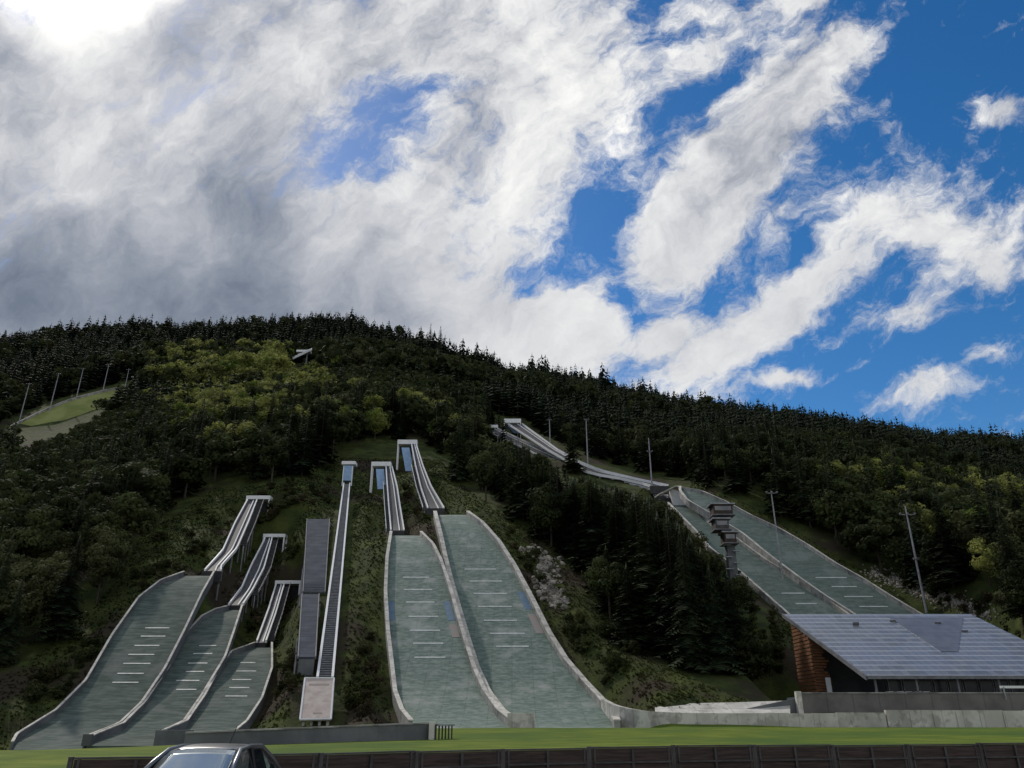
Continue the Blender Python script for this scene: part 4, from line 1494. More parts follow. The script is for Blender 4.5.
# ------------------------------------------------------------------ parked car
def make_car(loc, rz):
    root = bpy.data.objects.new('parked_car', None)
    C.objects.link(root)
    tag(root, 'grey hatchback parked by the fence, pale sky mirrored in its windscreen', 'car')
    W = 0.88

    def ring(y, zb, zs, zt, wb, ws, wt):
        """cross section: sill, shoulder, top"""
        half = [(wb, zb), (wb + 0.03, (zb + zs) / 2), (ws, zs), ((ws * 0.6 + wt * 0.4), zs + (zt - zs) * 0.45), (wt, zt - 0.03), (wt * 0.75, zt)]
        r = [Vector((x, y, z)) for x, z in half] + [Vector((-x, y, z)) for x, z in reversed(half)]
        return r
    # lower body, front at -Y
    secs = [(-2.05, .35, .55, .62, .62, .66, .55), (-1.95, .25, .62, .72, .78, .80, .66), (-1.5, .22, .70, .84, .84, .85, .74), (-1.0, .22, .78, .95, .86, .87, .78),
            (-0.6, .22, .84, .98, .87, .88, .80), (0.2, .22, .90, .98, .88, .88, .82), (1.2, .22, .92, 1.0, .87, .87, .80), (1.8, .25, .92, 1.0, .84, .84, .74), (2.02, .35, .85, .95, .74, .76, .66)]
    m = MB().loft([ring(*s) for s in secs])
    body = m.build('body', 'car_paint', root, smooth=True)
    # cabin glass volume and roof
    cab = [(-0.95, .93, .76), (-0.15, 1.41, .60), (0.35, 1.455, .59), (1.0, 1.43, .58), (1.55, 1.22, .60), (1.85, .98, .68)]
    m = MB()
    rings = []
    for y, zt, wt in cab:
        rings.append([Vector((.80, y, .92)), Vector((wt + .03, y, zt - 0.05)), Vector((wt * .8, y, zt)), Vector((-wt * .8, y, zt)), Vector((-wt - .03, y, zt - 0.05)), Vector((-.80, y, .92))])
    m.loft(rings)
    g = m.build('cabin_glass', 'glass_dark', body, smooth=False)
    # windscreen, set just proud
    def W3(x, t, lift=0.012):
        y = -0.95 + 0.8 * t
        z = 0.93 + 0.48 * t
        ww = .76 + (.60 - .76) * t
        nrm = Vector((0, -0.51, 0.86))
        return Vector((x * ww * 0.97, y, z + 0.03 * (1 - x * x))) + nrm * lift
    rings = []
    for t in np.linspace(0.02, 0.93, 7):
        rings.append([W3(x, t) for x in np.linspace(-.95, .95, 9)])
    m = MB()
    m.loft(rings, close=False, caps=False)
    ws_ = m.build('windscreen', 'glass_car', root, smooth=True)
    sol = ws_.modifiers.new('s', 'SOLIDIFY')
    sol.thickness = 0.006
    m = MB()
    for s in (-1, 1):
        m.tube([(s * .80, -1.0, .93), (s * .70, -.55, 1.21), (s * .625, -.15, 1.40), (s * .62, .35, 1.44), (s * .61, 1.0, 1.42), (s * .64, 1.55, 1.22), (s * .72, 1.88, .98)], 0.038, 8)
    m.each('pillar', 'car_paint', root, nv=56, smooth=True)
    m = MB()
    for s in (-1, 1):
        m.tube([(s * .79, 0.35, .93), (s * .645, 0.35, 1.41)], 0.03, 6)
    m.each('door_pillar', 'car_trim', root, nv=12)
    rp = []
    for y, zt, wt in ((-0.2, 1.395, .56), (-.1, 1.432, .585), (0.35, 1.473, .60), (1.0, 1.448, .59), (1.3, 1.37, .58)):
        rp.append([Vector((x * wt, y, zt + 0.012 - 0.05 * abs(x) ** 3)) for x in np.linspace(-1, 1, 9)] + [Vector((x * wt, y, zt - 0.06)) for x in np.linspace(1, -1, 9)])
    MB().loft(rp).build('roof', 'car_paint', root, smooth=True)
    for s in (-1, 1):
        mi = MB().box((s * 1.0, -0.72, 1.0), (0.2, 0.12, 0.15)).build('wing_mirror', 'car_paint', root, bevel=0.03)
        MB().box((s * 1.0, -0.655, 1.0), (0.16, 0.01, 0.11)).build('mirror_glass', 'glass_car', mi)
        MB().box((s * 0.62, -1.93, 0.66), (0.34, 0.2, 0.14)).build('headlight', 'glass_pale', root, bevel=0.03)
        MB().box((s * 0.68, 1.93, 0.86), (0.2, 0.16, 0.2)).build('tail_light', 'lamp_red', root, bevel=0.03)
        MB().box((s * 0.885, 0.12, 0.88), (0.03, 0.16, 0.03)).build('door_handle', 'car_trim', root)
        for y in (-1.28, 1.3):
            m = MB().tube([(s * 0.70, y, 0.31), (s * 0.90, y, 0.31)], 0.31, 28)
            wh = m.build('wheel', 'rubber', root)
            MB().tube([(s * 0.89, y, 0.31), (s * 0.915, y, 0.31)], 0.2, 20).build('rim', 'steel', wh)
    MB().tube([(0, 1.0, 1.46), (0, 1.25, 1.75)], 0.008, 6).build('aerial', 'car_trim', root)
    MB().box((0, -2.02, 0.45), (1.1, 0.08, 0.2)).build('grille', 'car_trim', root, bevel=0.02)
    MB().box((0, -0.98, 0.965), (0.9, 0.05, 0.02), rx=0.4).build('wiper', 'car_trim', root)
    root.location = loc
    root.rotation_euler = (0, 0, rz)
    return root


make_car((-5.3, 14.9, -0.30), math.radians(-2))

# ------------------------------------------------------------------ rocks beside the tall jump and rubble beside the far one
def rock_mass(name, label, spots, cat, seed):
    rg = random.Random(seed)
    import bmesh
    bm = bmesh.new()
    for (x, y, z, r) in spots:
        mat_ = Matrix.Translation((x, y, z)) @ Euler((rg.random() * 6, rg.random() * 6, rg.random() * 6)).to_matrix().to_4x4() @ Matrix.Diagonal((r * rg.uniform(.7, 1.3), r * rg.uniform(.6, 1.1), r * rg.uniform(.5, 1), 1))
        res = bmesh.ops.create_icosphere(bm, subdivisions=2 if r > 0.6 else 1, radius=1.0, matrix=mat_)
        for v in res['verts']:
            v.co += Vector((rg.uniform(-1, 1), rg.uniform(-1, 1), rg.uniform(-1, 1))) * r * 0.16
    me = bpy.data.meshes.new(name)
    bm.to_mesh(me)
    bm.free()
    me.materials.append(MATS['rock'])
    o = bpy.data.objects.new(name, me)
    C.objects.link(o)
    return tag(o, label, cat)


def locate(px, py, D0=104, D1=700, step=1.0):
    """first point of the ground met by the line of sight through px, py"""
    D = np.arange(D0, D1, step)
    v = (CY - py) / F_PX
    X = (px - CX) / F_PX * D / (CP - v * SP)
    Z = EYE + tan_of(py) * D
    g = ground(X, D)
    hit = np.where(g >= Z)[0]
    if len(hit) == 0:
        return None
    i = hit[0]
    return X[i], D[i], g[i]


rg = random.Random(17)
sp = []
for i in range(330):
    t = rg.random()
    px = 534 + t * 24 + rg.gauss(0, 6.5) + 4 * math.sin(t * 6)
    py = 548 + t * 56 + rg.gauss(0, 3)
    L = locate(px, py, 115, 260, 0.2)
    if L:
        sp.append((L[0], L[1], L[2] + rg.uniform(-0.45, 0.0), rg.uniform(0.2, 0.95)))
rk = rock_mass('rock_outcrop', 'pale broken rock outcrop on the slope right of the tall jump', sp, 'rock', 4)
sp = []
for i in range(1100):
    t = rg.random()
    px = 870 + t * 120 + rg.gauss(0, 4)
    py = 572 + t * 44 + rg.gauss(0, 4)
    L = locate(px, py, 130, 330, 0.2)
    if L:
        sp.append((L[0], L[1], L[2], rg.uniform(0.10, 0.42)))
rk2 = rock_mass('rubble', None, sp, None, 6)
rk2['kind'] = 'stuff'
rk2['label'] = 'pale rubble along the right edge of the far landing hill'
rk2['category'] = 'rubble'

# ------------------------------------------------------------------ vegetation
def spruce_mesh(seed, tiers, nbr, sub, droop=0.35, wid=0.19, extra=0.008):
    """crown triangles for a spruce of unit height"""
    r = np.random.RandomState(seed)
    V, Fc = [], []
    for k in range(tiers):
        f = (k + 0.3 * r.rand()) / tiers
        z = 0.10 + 0.88 * f
        rad = wid * (1 - f) ** 0.85 * (0.82 + 0.36 * r.rand()) + extra
        nb_ = max(3, int(nbr * (1 - 0.55 * f)))
        a0 = r.rand() * 6.28
        for j in range(nb_):
            a = a0 + 6.283 * j / nb_ + r.uniform(-.25, .25)
            rr_ = rad * r.uniform(0.62, 1.15)
            ca, sa = math.cos(a), math.sin(a)
            dz = rr_ * (droop + 0.25 * r.rand())
            tip = np.array([ca * rr_, sa * rr_, z - dz])
            root_ = np.array([0, 0, z + 0.015])
            wv = np.array([-sa, ca, 0])
            if sub == 0:
                ww = rr_ * 0.42
                mid = root_ * 0.45 + tip * 0.55
                n0 = len(V)
                V += [root_ + [0, 0, 0.02], mid + wv * ww - [0, 0, 0.012], tip, mid - wv * ww - [0, 0, 0.012]]
                Fc += [(n0, n0 + 1, n0 + 2), (n0, n0 + 2, n0 + 3)]
            else:
                for q in range(sub):
                    t = (q + 0.6) / sub
                    c_0 = root_ * (1 - t) + tip * t
                    ww = rr_ * (0.50 - 0.30 * t) * r.uniform(.7, 1.3)
                    for s in (-1, 1):
                        e = c_0 + wv * s * ww + np.array([ca, sa, 0]) * ww * 0.5 - [0, 0, ww * r.uniform(0.1, 0.5)]
                        b0 = root_ * (1 - t + .5 / sub) + tip * (t - .5 / sub)
                        b1 = root_ * (1 - t - .5 / sub) + tip * (t + .5 / sub)
                        n0 = len(V)
                        V += [b0, b1 + [0, 0, 0.004], e]
                        Fc.append((n0, n0 + 1, n0 + 2))
    # leader
    n0 = len(V)
    V += [np.array([0.012, 0, 0.94]), np.array([-0.008, 0.01, 0.94]), np.array([-0.008, -0.01, 0.94]), np.array([0, 0, 1.02])]
    Fc += [(n0, n0 + 1, n0 + 3), (n0 + 1, n0 + 2, n0 + 3), (n0 + 2, n0, n0 + 3)]
    return np.array(V), np.array(Fc)


def broad_mesh(seed, nclump, nleaf, leaf, wid=0.36, low=0.22):
    r = np.random.RandomState(seed)
    V, Fc = [], []
    for k in range(nclump):
        while True:
            p = r.uniform(-1, 1, 3)
            if 0.25 < np.linalg.norm(p) < 1:
                break
        p = p * [wid * 0.78, wid * 0.78, (1 - low) * 0.40]
        c_ = p + [0, 0, low + (1 - low) * 0.52]
        cr_ = wid * r.uniform(0.30, 0.52)
        d_ = r.normal(size=(nleaf, 3))
        d_ /= np.linalg.norm(d_, axis=1)[:, None]
        q = c_ + d_ * cr_ * r.uniform(0.55, 1.08, (nleaf, 1)) * [1, 1, 0.85]
        for i in range(nleaf):
            t1 = r.normal(size=3)
            t1 -= d_[i] * t1.dot(d_[i]) * 0.6
            t1 /= np.linalg.norm(t1)
            t2 = np.cross(d_[i], t1)
            s = leaf * r.uniform(0.6, 1.4)
            n0 = len(V)
            V += [q[i] + t1 * s, q[i] - t1 * s * 0.6 + t2 * s * 0.8, q[i] - t1 * s * 0.6 - t2 * s * 0.8]
            Fc.append((n0, n0 + 1, n0 + 2))
    return np.array(V), np.array(Fc)


def trunk_mesh(seed, top, r0=0.016, limbs=0, zl=0.3):
    rg_ = random.Random(seed)
    m = MB()
    m.tube([(0, 0, -0.03), (rg_.uniform(-.004, .004), 0, top * .4), (0, rg_.uniform(-.006, .006), top)], [r0, r0 * .7, r0 * .2], 7)
    for i in range(limbs):
        a = rg_.random() * 6.28
        z = zl + (top - zl) * i / max(limbs, 1)
        L = rg_.uniform(.14, .24)
        m.tube([(0, 0, z), (math.cos(a) * L * .5, math.sin(a) * L * .5, z + L * .4), (math.cos(a) * L, math.sin(a) * L, z + L * .9)], [r0 * .45, r0 * .3, r0 * .1], 5)
    v = np.array([tuple(p) for p in m.v])
    return m


def data_mesh(name, V, Fc, mat):
    o = np_mesh(name, V, Fc, mat)
    me = o.data
    bpy.data.objects.remove(o)
    return me


def trunk_data(name, *a, **k):
    m = trunk_mesh(*a, **k)
    me = bpy.data.meshes.new(name)
    me.from_pydata([tuple(p) for p in m.v], [], m.f)
    me.materials.append(MATS['bark'])
    return me


SPR_N = [data_mesh('crown', *spruce_mesh(i, 34, 15, 7, wid=0.17 + 0.02 * (i % 3)), 'spruce') for i in range(4)]
SPR_M = [data_mesh('crown', *spruce_mesh(20 + i, 22, 10, 3, wid=0.16 + 0.02 * (i % 3)), 'spruce') for i in range(4)]
BRO_N = [data_mesh('crown', *broad_mesh(40 + i, 26, 150, 0.022, 0.30 + 0.04 * (i % 2)), 'leaf_olive') for i in range(3)]
BRO_M = [data_mesh('crown', *broad_mesh(50 + i, 20, 60, 0.034, 0.30 + 0.05 * (i % 2)), 'leaf_olive') for i in range(3)]
SUNLIT_M = [data_mesh('crown', *broad_mesh(60 + i, 22, 80, 0.030, 0.32 + 0.05 * (i % 2)), 'leaf_sunlit') for i in range(3)]
BUS = [data_mesh('bush', *broad_mesh(80 + i, 12, 60, 0.06, 0.55, 0.0), 'bush') for i in range(3)]
TR_S = trunk_data('trunk', 1, 0.93, 0.012)
TR_B = trunk_data('trunk', 2, 0.75, 0.018, limbs=7)


def place_tree(name, label, cat, group, crown, trunk, x, y, z, h, rz, wsc=1.0):
    r = bpy.data.objects.new(name, None)
    r.empty_display_size = 0.3
    C.objects.link(r)
    r.location = (x, y, z - 0.3)
    r.rotation_euler = (0, 0, rz)
    r.scale = (h * wsc, h * wsc, h)
    tag(r, label, cat, group)
    for nm, me in (('crown', crown), ('trunk', trunk)):
        o = bpy.data.objects.new(nm, me)
        C.objects.link(o)
        o.parent = r
    return r


def inpoly(x, y, poly):
    x = np.asarray(x)
    y = np.asarray(y)
    c = np.zeros(x.shape, bool)
    n = len(poly)
    for i in range(n):
        x0, y0 = poly[i]
        x1, y1 = poly[(i + 1) % n]
        cond = ((y0 > y) != (y1 > y)) & (x < (x1 - x0) * (y - y0) / (y1 - y0 + 1e-9) + x0)
        c ^= cond
    return c


# open ground (no forest) described by where its ground lies
CLEAR = [
    [(-400, 760), (-400, 700), (0, 680), (60, 640), (110, 590), (150, 520), (215, 488), (290, 484), (335, 455), (395, 440), (430, 440), (452, 478), (500, 512),
     (530, 530), (575, 560), (620, 600), (650, 660), (720, 690), (745, 700), (780, 690), (785, 640), (775, 610), (720, 560), (700, 525), (672, 500), (655, 500),
     (600, 484), (560, 462), (500, 436), (484, 424), (500, 414), (526, 419), (560, 445), (600, 462), (640, 473), (690, 481), (760, 510), (860, 569), (960, 612), (1024, 640), (1500, 660), (1500, 760)],
    [(-30, 462), (-30, 440), (10, 420), (60, 398), (118, 383), (145, 378), (150, 384), (124, 400), (95, 417), (55, 436), (15, 452)],
]
rs = np.random.RandomState(11)


def scatter(n, xr, yr, mind_pow=1):
    X = rs.uniform(xr[0], xr[1], n)
    Y = rs.uniform(yr[0], yr[1], n)
    return X, Y


# jittered grid over the wooded slopes
cand = []
def addgrid(y0, y1, sp):
    ys = np.arange(y0, y1, sp)
    for y in ys:
        hw = 0.86 * y + 60
        xs = np.arange(-hw, hw, sp)
        cand.append(np.c_[xs + rs.uniform(-.45, .45, len(xs)) * sp, y + rs.uniform(-.45, .45, len(xs)) * sp])


addgrid(104, 300, 6.2)
addgrid(300, 560, 7.0)
addgrid(560, 1030, 9.6)
P = np.vstack(cand)
Z = ground(P[:, 0], P[:, 1])
X, Y = P[:, 0], P[:, 1]
v_py = py_of(Y, Z)
v_px = X / Y * (CP - (CY - v_py) / F_PX * SP) * F_PX + CX
ok = ~inpoly(v_px, v_py, CLEAR[0]) & ~inpoly(v_px, v_py, CLEAR[1])
ok &= (Y > 108) & (Y < ridge_end(X, Y) + 8)
for arr, drop, ext in CORR:
    cx = np.interp(Y, arr[:, 1], arr[:, 0])
    hw = np.interp(Y, arr[:, 1], arr[:, 3])
    inr = (Y > arr[0, 1] - 4) & (Y < arr[-1, 1] + 3)
    ok &= ~(inr & (np.abs(X - cx) < hw + 4.5))
ok &= ~((X > 30) & (X < 100) & (Y < 140))
X, Y, Z, v_px, v_py = X[ok], Y[ok], Z[ok], v_px[ok], v_py[ok]
u = rs.rand(len(X))
# which kind grows where, and where sunlight is painted into the leaves
patch = vnoise(X / 60 + 3, Y / 90 + 8) + 0.5
pb = np.where(v_py > 400, 0.46, 0.12)
pb = np.where((v_px > 140) & (v_px < 500) & (v_py > 362) & (v_py < 500), 0.78, pb)
pb = np.where((v_px < 150) & (v_py > 430), 0.70, pb)
pb = np.where((v_px > 500) & (v_px < 780) & (v_py > 470), 0.30, pb)
pb = np.where((v_px > 480) & (v_py < 450), 0.16, pb)
pb = np.where((v_px > 720) & (v_py > 470), 0.55, pb)
pb = np.clip(pb + (patch - 0.5) * 0.8, 0, 0.97)
kind = np.where(u < pb, 1, 0)
lit_patch = inpoly(v_px, v_py, [(160, 385), (180, 366), (215, 378), (250, 368), (300, 366), (335, 395), (310, 425), (255, 432), (215, 448), (180, 436), (158, 415)])  # sunlit part of the slope, its light carried by leaf colour
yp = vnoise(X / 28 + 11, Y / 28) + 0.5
kind = np.where(lit_patch & (rs.rand(len(X)) < np.clip(0.1 + 1.1 * yp, 0, 0.9)), 2, np.where(lit_patch & (rs.rand(len(X)) < 0.35), 1, kind))
h = np.where(lit_patch, h * rs.uniform(0.7, 1.35, len(X)), h) if False else h
lit_patch3 = inpoly(v_px, v_py, [(140, 372), (185, 358), (330, 360), (350, 400), (460, 420), (470, 450), (380, 450), (300, 470), (200, 470), (150, 440)])
kind = np.where(lit_patch3 & (kind != 2) & (rs.rand(len(X)) < 0.16), 2, kind)
lit_patch2 = inpoly(v_px, v_py, [(820, 500), (900, 480), (1040, 500), (1040, 600), (960, 580), (880, 540)])  # sunlit spot at the right, painted with the same leaves
kind = np.where(lit_patch2 & (rs.rand(len(X)) < 0.22), 2, kind)
h = np.where(kind == 0, rs.uniform(15, 25, len(X)), rs.uniform(10, 17, len(X)))
h = np.where((Y > 560), rs.uniform(17, 30, len(X)) * 1.0, h)
h = np.where((v_px > 480) & (v_px < 700) & (Y < 290), h * 1.5, h)
h = np.where((v_px > 415) & (v_px < 500) & (Y > 850), h * 1.35, h)
h = np.where((Y < 150), h * 0.85, h)
ridge_y = np.interp(v_px, [0, 160, 300, 355, 440, 560, 700, 880, 1024], [345, 330, 322, 328, 360, 385, 413, 440, 455])
kind = np.where((v_py < ridge_y + 16) & (rs.rand(len(X)) < np.where(v_px < 330, 0.72, 0.95)), 0, kind)
h = np.where((kind == 0) & (Y > 800), h * rs.uniform(0.8, 1.2, len(X)) * (0.62 + 0.85 * (vnoise(X / 33 + 2, Y / 33) + 0.5)), h)
capx = [478, 488, 500, 515, 530, 545, 556, 575, 600, 640, 672, 697, 712, 735, 760, 785, 795]
capy = [440, 447, 436, 438, 446, 456, 462, 474, 481, 491, 500, 530, 545, 562, 590, 616, 640]
def limit(px, py, D, z, hh, r_):
    if 5 < px < 128 and D < 505:
        c_ = float(np.interp(px, [5, 20, 50, 65, 100, 128], [446, 442, 433, 427, 409, 400]))
        if py < c_ + 3:
            return hh
        return min(hh, EYE + tan_of(c_ + 2 + 10 * r_) * D - z)
    if 284 < px < 318 and D < 705:
        c_ = 372 - (px - 284) * 0.45
        if py >= c_ + 2:
            return min(hh, EYE + tan_of(c_ - 1 + 4 * r_) * D - z)
        return 0.0 if py > 346 else hh
    if 577 < px < 597 and D < 345 and py > 474:
        return min(hh, EYE + tan_of(474) * D - z)
    c_ = float(np.interp(px, capx, capy))
    if not (478 < px < 795) or py < c_ + 3 or D > 350:
        return hh
    zmax = EYE + tan_of(c_ - 1 + 14 * r_ * r_) * D
    return min(hh, zmax - z)
h = np.array([limit(*q) for q in zip(v_px, v_py, Y, Z, h, rs.rand(len(X)))])
keep = h > 2.6
X, Y, Z, v_px, v_py, kind, h = X[keep], Y[keep], Z[keep], v_px[keep], v_py[keep], kind[keep], h[keep]
thin = ~((v_px > 500) & (v_px < 790) & (Y < 260) & (rs.rand(len(X)) < 0.15))
X, Y, Z, v_px, v_py, kind, h = X[thin], Y[thin], Z[thin], v_px[thin], v_py[thin], kind[thin], h[thin]

ang = rs.rand(len(X)) * 6.28
inview = (v_px > -60) & (v_px < 1090)
size = np.where(inview, h / Y, 0)
names = {0: ('spruce_tree', 'dark green spruce on the wooded mountainside, one of the forest spruces', 'tree', 'spruces of the mountain forest'),
         1: ('broadleaf_tree', 'round-crowned olive-green broadleaf tree in the hillside forest', 'tree', 'olive broadleaf trees of the hillside forest'),
         2: ('broadleaf_tree', 'broadleaf tree on the wooded slope, sunlight painted into its yellow-green leaves', 'tree', 'sunlight-painted broadleaf trees')}
LIM = {0: 270, 1: 205, 2: 90}
stuff = {}
for k in (0, 1, 2):
    ids = np.where(kind == k)[0]
    order = ids[np.argsort(-size[ids])]
    near = order[:LIM[k]]
    rest = order[LIM[k]:]
    nm, lb, ct, gp = names[k]
    for j in near:
        cl = Y[j] < 175
        reg = ('at the dark left edge of the forest' if v_px[j] < 150 else 'above the small ski jumps' if v_px[j] < 335 else
               'above the two tall central ski jumps' if v_px[j] < 480 else 'between the tall jumps and the big inrun' if v_px[j] < 700 else
               'behind the big landing hills' if v_px[j] < 880 else 'on the slope at the right edge')
        dist = 'low on the hill' if Y[j] < 190 else 'midway up' if Y[j] < 330 else 'far up the mountain'
        look = {0: 'dark green spruce', 1: 'olive-green broadleaf tree', 2: 'sunlight-painted yellow-green broadleaf tree'}[k]
        lb = '%s %s, %s' % (look, reg, dist)
        gp = 'forest trees: %ss %s, %s' % (look, reg, dist)
        if k == 0:
            cr_, tr_ = (SPR_N if cl else SPR_M)[j % 4], TR_S
        elif k == 1:
            cr_, tr_ = (BRO_N if cl else BRO_M)[j % 3], TR_B
        else:
            cr_, tr_ = SUNLIT_M[j % 3], TR_B
        place_tree(nm, lb, ct, gp, cr_, tr_, X[j], Y[j], Z[j], h[j], ang[j], 1.12 + 0.2 * math.sin(j))
    stuff[k] = rest


def merge(name, ids, variants, mat, label):
    Vs, Fs, off = [], [], 0
    for vi, (V0, F0) in enumerate(variants):
        sel = ids[np.arange(len(ids)) % len(variants) == vi]
        if len(sel) == 0:
            continue
        ca, sa = np.cos(ang[sel]), np.sin(ang[sel])
        hh = h[sel]
        wsc = hh * (0.9 + 0.35 * np.abs(np.sin(sel * 1.7)))
        x = (V0[None, :, 0] * ca[:, None] - V0[None, :, 1] * sa[:, None]) * wsc[:, None] + X[sel][:, None]
        y = (V0[None, :, 0] * sa[:, None] + V0[None, :, 1] * ca[:, None]) * wsc[:, None] + Y[sel][:, None]
        z = V0[None, :, 2] * hh[:, None] + Z[sel][:, None] - 0.4
        Vs.append(np.stack([x, y, z], 2).reshape(-1, 3))
        Fs.append((F0[None] + (np.arange(len(sel)) * len(V0))[:, None, None]).reshape(-1, 3) + off)
        off += len(sel) * len(V0)
    if not Vs:
        return None
    o = np_mesh(name, np.vstack(Vs), np.vstack(Fs), mat)
    o['kind'] = 'stuff'
    tag(o, label, 'forest')
    return o


def split(ids, d):
    return ids[Y[ids] < d], ids[Y[ids] >= d]


sm = [spruce_mesh(200 + i, 15, 8, 2, wid=0.17) for i in range(4)]
sf = [spruce_mesh(300 + i, 9, 7, 0, wid=0.20 + 0.03 * i, extra=0.035) for i in range(5)]
bm_ = [broad_mesh(400 + i, 14, 34, 0.05, 0.34) for i in range(4)]
bf = [broad_mesh(500 + i, 9, 16, 0.085, 0.34) for i in range(4)]
n0, f0 = split(stuff[0], 420)
n1, f1 = split(stuff[1], 420)
merge('spruce_wood', n0, sm, 'spruce_far', 'dense spruce wood on the middle slopes')
merge('spruce_wood', f0, sf, 'spruce_far', 'distant spruce forest up to the ridge')
merge('broadleaf_wood', n1, bm_, 'leaf_olive', 'olive broadleaf wood on the middle slopes')
merge('broadleaf_wood', f1, bf, 'leaf_olive', 'distant broadleaf trees scattered in the ridge forest')
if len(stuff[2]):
    merge('broadleaf_wood', stuff[2], bm_, 'leaf_sunlit', 'rest of the yellow-green broadleaf trees, sunlight painted into their leaves')

# the big dark spruces between the tall jump and the lodge: base pixel, depth, height
BIG = [(545, 560, 175, 22, 1.0, 'spruce with a pale grey-green side, leftmost of the big spruces by the tall jump'),
       (576, 585, 170, 24, 1.15, 'broad dark spruce just above the rock outcrop'),
       (600, 600, 165, 20, 1.1, None), (622, 625, 150, 22, 1.2, None), (645, 650, 140, 26, 1.3, 'widest dark spruce in the middle of the clump left of the lodge'),
       (668, 660, 135, 22, 1.25, None), (690, 670, 130, 21, 1.25, None), (712, 672, 130, 18, 1.2, None), (655, 610, 155, 22, 1.2, None),
       (625, 585, 170, 19, 1.1, None), (600, 570, 185, 20, 1.1, None), (680, 615, 155, 20, 1.2, None), (700, 640, 145, 17, 1.2, None),
       (738, 680, 125, 15, 1.1, 'slender spruce at the right end of the clump, below the judges tower'),
       (724, 650, 140, 16, 1.1, None), (560, 545, 190, 20, 1.0, None), (585, 540, 200, 20, 1.0, None), (640, 560, 190, 18, 1.1, None),
       (665, 585, 172, 17, 1.1, None), (530, 530, 205, 17, 0.9, None), (655, 545, 200, 14, 1.0, None), (632, 668, 128, 13, 1.2, None),
       (700, 690, 118, 7, 1.3, None), (722, 692, 118, 8, 1.2, 'small young spruce at the foot of the dark clump'), (610, 640, 142, 12, 1.1, None)]
rg = random.Random(23)
for i, (px, py, D, hh, ws2, lb) in enumerate(BIG):
    x = x_of(px, py, D)
    z = gz(x, D)
    hh = limit(px, py, D, z, hh, rg.random() * 0.6)
    if hh < 4:
        continue
    place_tree('spruce_tree', lb or 'tall dark spruce in the dense clump left of the lodge', 'tree', None if lb else 'dark spruces of the clump left of the lodge',
               SPR_N[i % 4], TR_S, x, D, z, hh, rg.random() * 6, ws2 * 1.35)
for i, (px, py, D, hh) in enumerate([(538, 548, 195, 19), (552, 572, 172, 15), (690, 655, 128, 12), (612, 655, 138, 12), (640, 600, 165, 20), (672, 590, 172, 18), (585, 560, 185, 20), (752, 672, 122, 10)]):
    x = x_of(px, py, D)
    z = gz(x, D)
    hh = limit(px, py, D, z, hh, 0.3)
    if hh > 4:
        place_tree('broadleaf_tree', 'soft olive broadleaf tree mixed into the spruce clump left of the lodge', 'tree', 'broadleaf trees in the clump left of the lodge',
                   BRO_N[i % 3], TR_B, x, D, z, hh, i * 1.3, 1.1)
# broadleaf tree at the dark left edge, caught light painted into its leaf colour
L = locate(85, 560, 110, 400)
if L:
    place_tree('broadleaf_tree', 'young tree with sunlight painted into its leaves, at the dark left edge of the forest', 'tree', None, SUNLIT_M[1], TR_B, L[0], L[1], L[2], 9, 1.0, 0.7)

# bushes in the clearings
rg = random.Random(31)
nb = 0
zones = [([(120, 600), (170, 520), (235, 500), (240, 540), (180, 580)], 34), ([(225, 560), (255, 500), (300, 510), (295, 575), (262, 560)], 30),
         ([(228, 600), (250, 600), (262, 630), (240, 640)], 6), ([(355, 640), (380, 640), (384, 715), (340, 715)], 26),
         ([(540, 600), (600, 610), (650, 670), (600, 690)], 30), ([(270, 490), (330, 470), (328, 512), (300, 512)], 22),
         ([(20, 700), (100, 620), (105, 650), (40, 720)], 26), ([(740, 600), (780, 620), (785, 690), (740, 690)], 34),
         ([(400, 470), (430, 520), (440, 560), (425, 530), (405, 500)], 8), ([(500, 525), (540, 540), (545, 600), (520, 560)], 14),
         ([(282, 600), (300, 600), (296, 700), (268, 715)], 12), ([(860, 560), (1020, 620), (1020, 640), (900, 590)], 30)]
ZL = ['on the slope left of the highest small start gate', 'between the inruns of the small ski jumps', 'beside the smallest inrun', 'on the grass left of the tall jumps',
      'on the slope below the rock outcrop', 'above the covered stairways', 'at the left foot of the hill beside the leftmost jump', 'between the spruce clump and the lodge',
      'between the two tall inruns', 'on the slope above the rock outcrop', 'between the covered stairway and the smallest jump', 'on the bank right of the big landing hills']
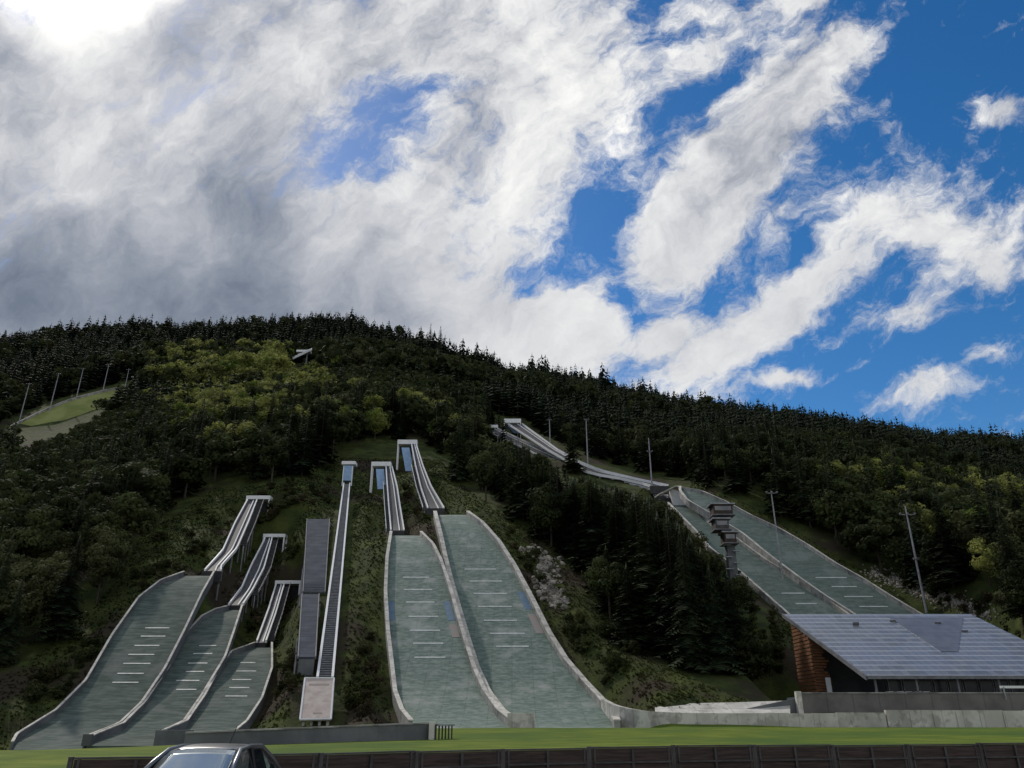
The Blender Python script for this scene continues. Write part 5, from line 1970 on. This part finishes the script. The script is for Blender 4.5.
for zi, (poly, cnt) in enumerate(zones):
    xs = [p[0] for p in poly]
    ys = [p[1] for p in poly]
    k = 0
    tries = 0
    while k < cnt and tries < 600:
        tries += 1
        px, py = rg.uniform(min(xs), max(xs)), rg.uniform(min(ys), max(ys))
        if not inpoly(np.array([px]), np.array([py]), poly)[0]:
            continue
        L = locate(px, py, 100, 330)
        if L is None:
            continue
        bad = False
        for arr, drop, ext in CORR:
            if arr[0, 1] - 2 < L[1] < arr[-1, 1] + 2:
                if abs(L[0] - np.interp(L[1], arr[:, 1], arr[:, 0])) < np.interp(L[1], arr[:, 1], arr[:, 3]) + 1.6:
                    bad = True
        if bad:
            k += 0
            continue
        o = bpy.data.objects.new('bush', BUS[nb % 3])
        C.objects.link(o)
        s = rg.uniform(0.9, 2.6)
        o.location = (L[0], L[1], L[2] - 0.15)
        o.scale = (s * 1.1, s * 1.1, s)
        o.rotation_euler = (0, 0, rg.random() * 6)
        bl_ = ZL[zi]
        tag(o, 'low olive-brown bush ' + bl_, 'bush', 'bushes ' + bl_)
        nb += 1
        k += 1

# rough grass on the open slopes near the jumps
ng = 70000
gxr = rs.uniform(-85, 90, ng)
gyr = rs.uniform(101, 250, ng)
gzr = ground(gxr, gyr)
gpy = py_of(gyr, gzr)
gpx = gxr / gyr * (CP - (CY - gpy) / F_PX * SP) * F_PX + CX
okg = inpoly(gpx, gpy, CLEAR[0])
for arr, drop, ext in CORR:
    cx = np.interp(gyr, arr[:, 1], arr[:, 0])
    hw = np.interp(gyr, arr[:, 1], arr[:, 3])
    inr = (gyr > arr[0, 1] - 2) & (gyr < arr[-1, 1] + 2)
    okg &= ~(inr & (np.abs(gxr - cx) < hw + 0.9))
okg &= ~((gxr > 30) & (gyr < 136))
gxr, gyr, gzr = gxr[okg], gyr[okg], gzr[okg]
n = len(gxr)
tv = []
for b_ in range(4):
    a = rs.rand(n) * 6.28
    L = rs.uniform(0.12, 0.38, n)
    lean = rs.uniform(0.1, 0.5, n)
    dx, dy = np.cos(a), np.sin(a)
    base = np.stack([gxr, gyr, gzr - 0.08], 1)
    v0 = base + np.stack([-dy * 0.16, dx * 0.16, np.zeros(n)], 1)
    v1 = base - np.stack([-dy * 0.16, dx * 0.16, np.zeros(n)], 1)
    v2 = base + np.stack([dx * lean, dy * lean, L], 1)
    tv.append(np.stack([v0, v1, v2], 1).reshape(-1, 3))
tv = np.vstack(tv)
o = np_mesh('rough_grass', tv, np.arange(len(tv)).reshape(-1, 3), 'tuft')
o['kind'] = 'stuff'
tag(o, 'rough uncut grass on the open slopes', 'grass')
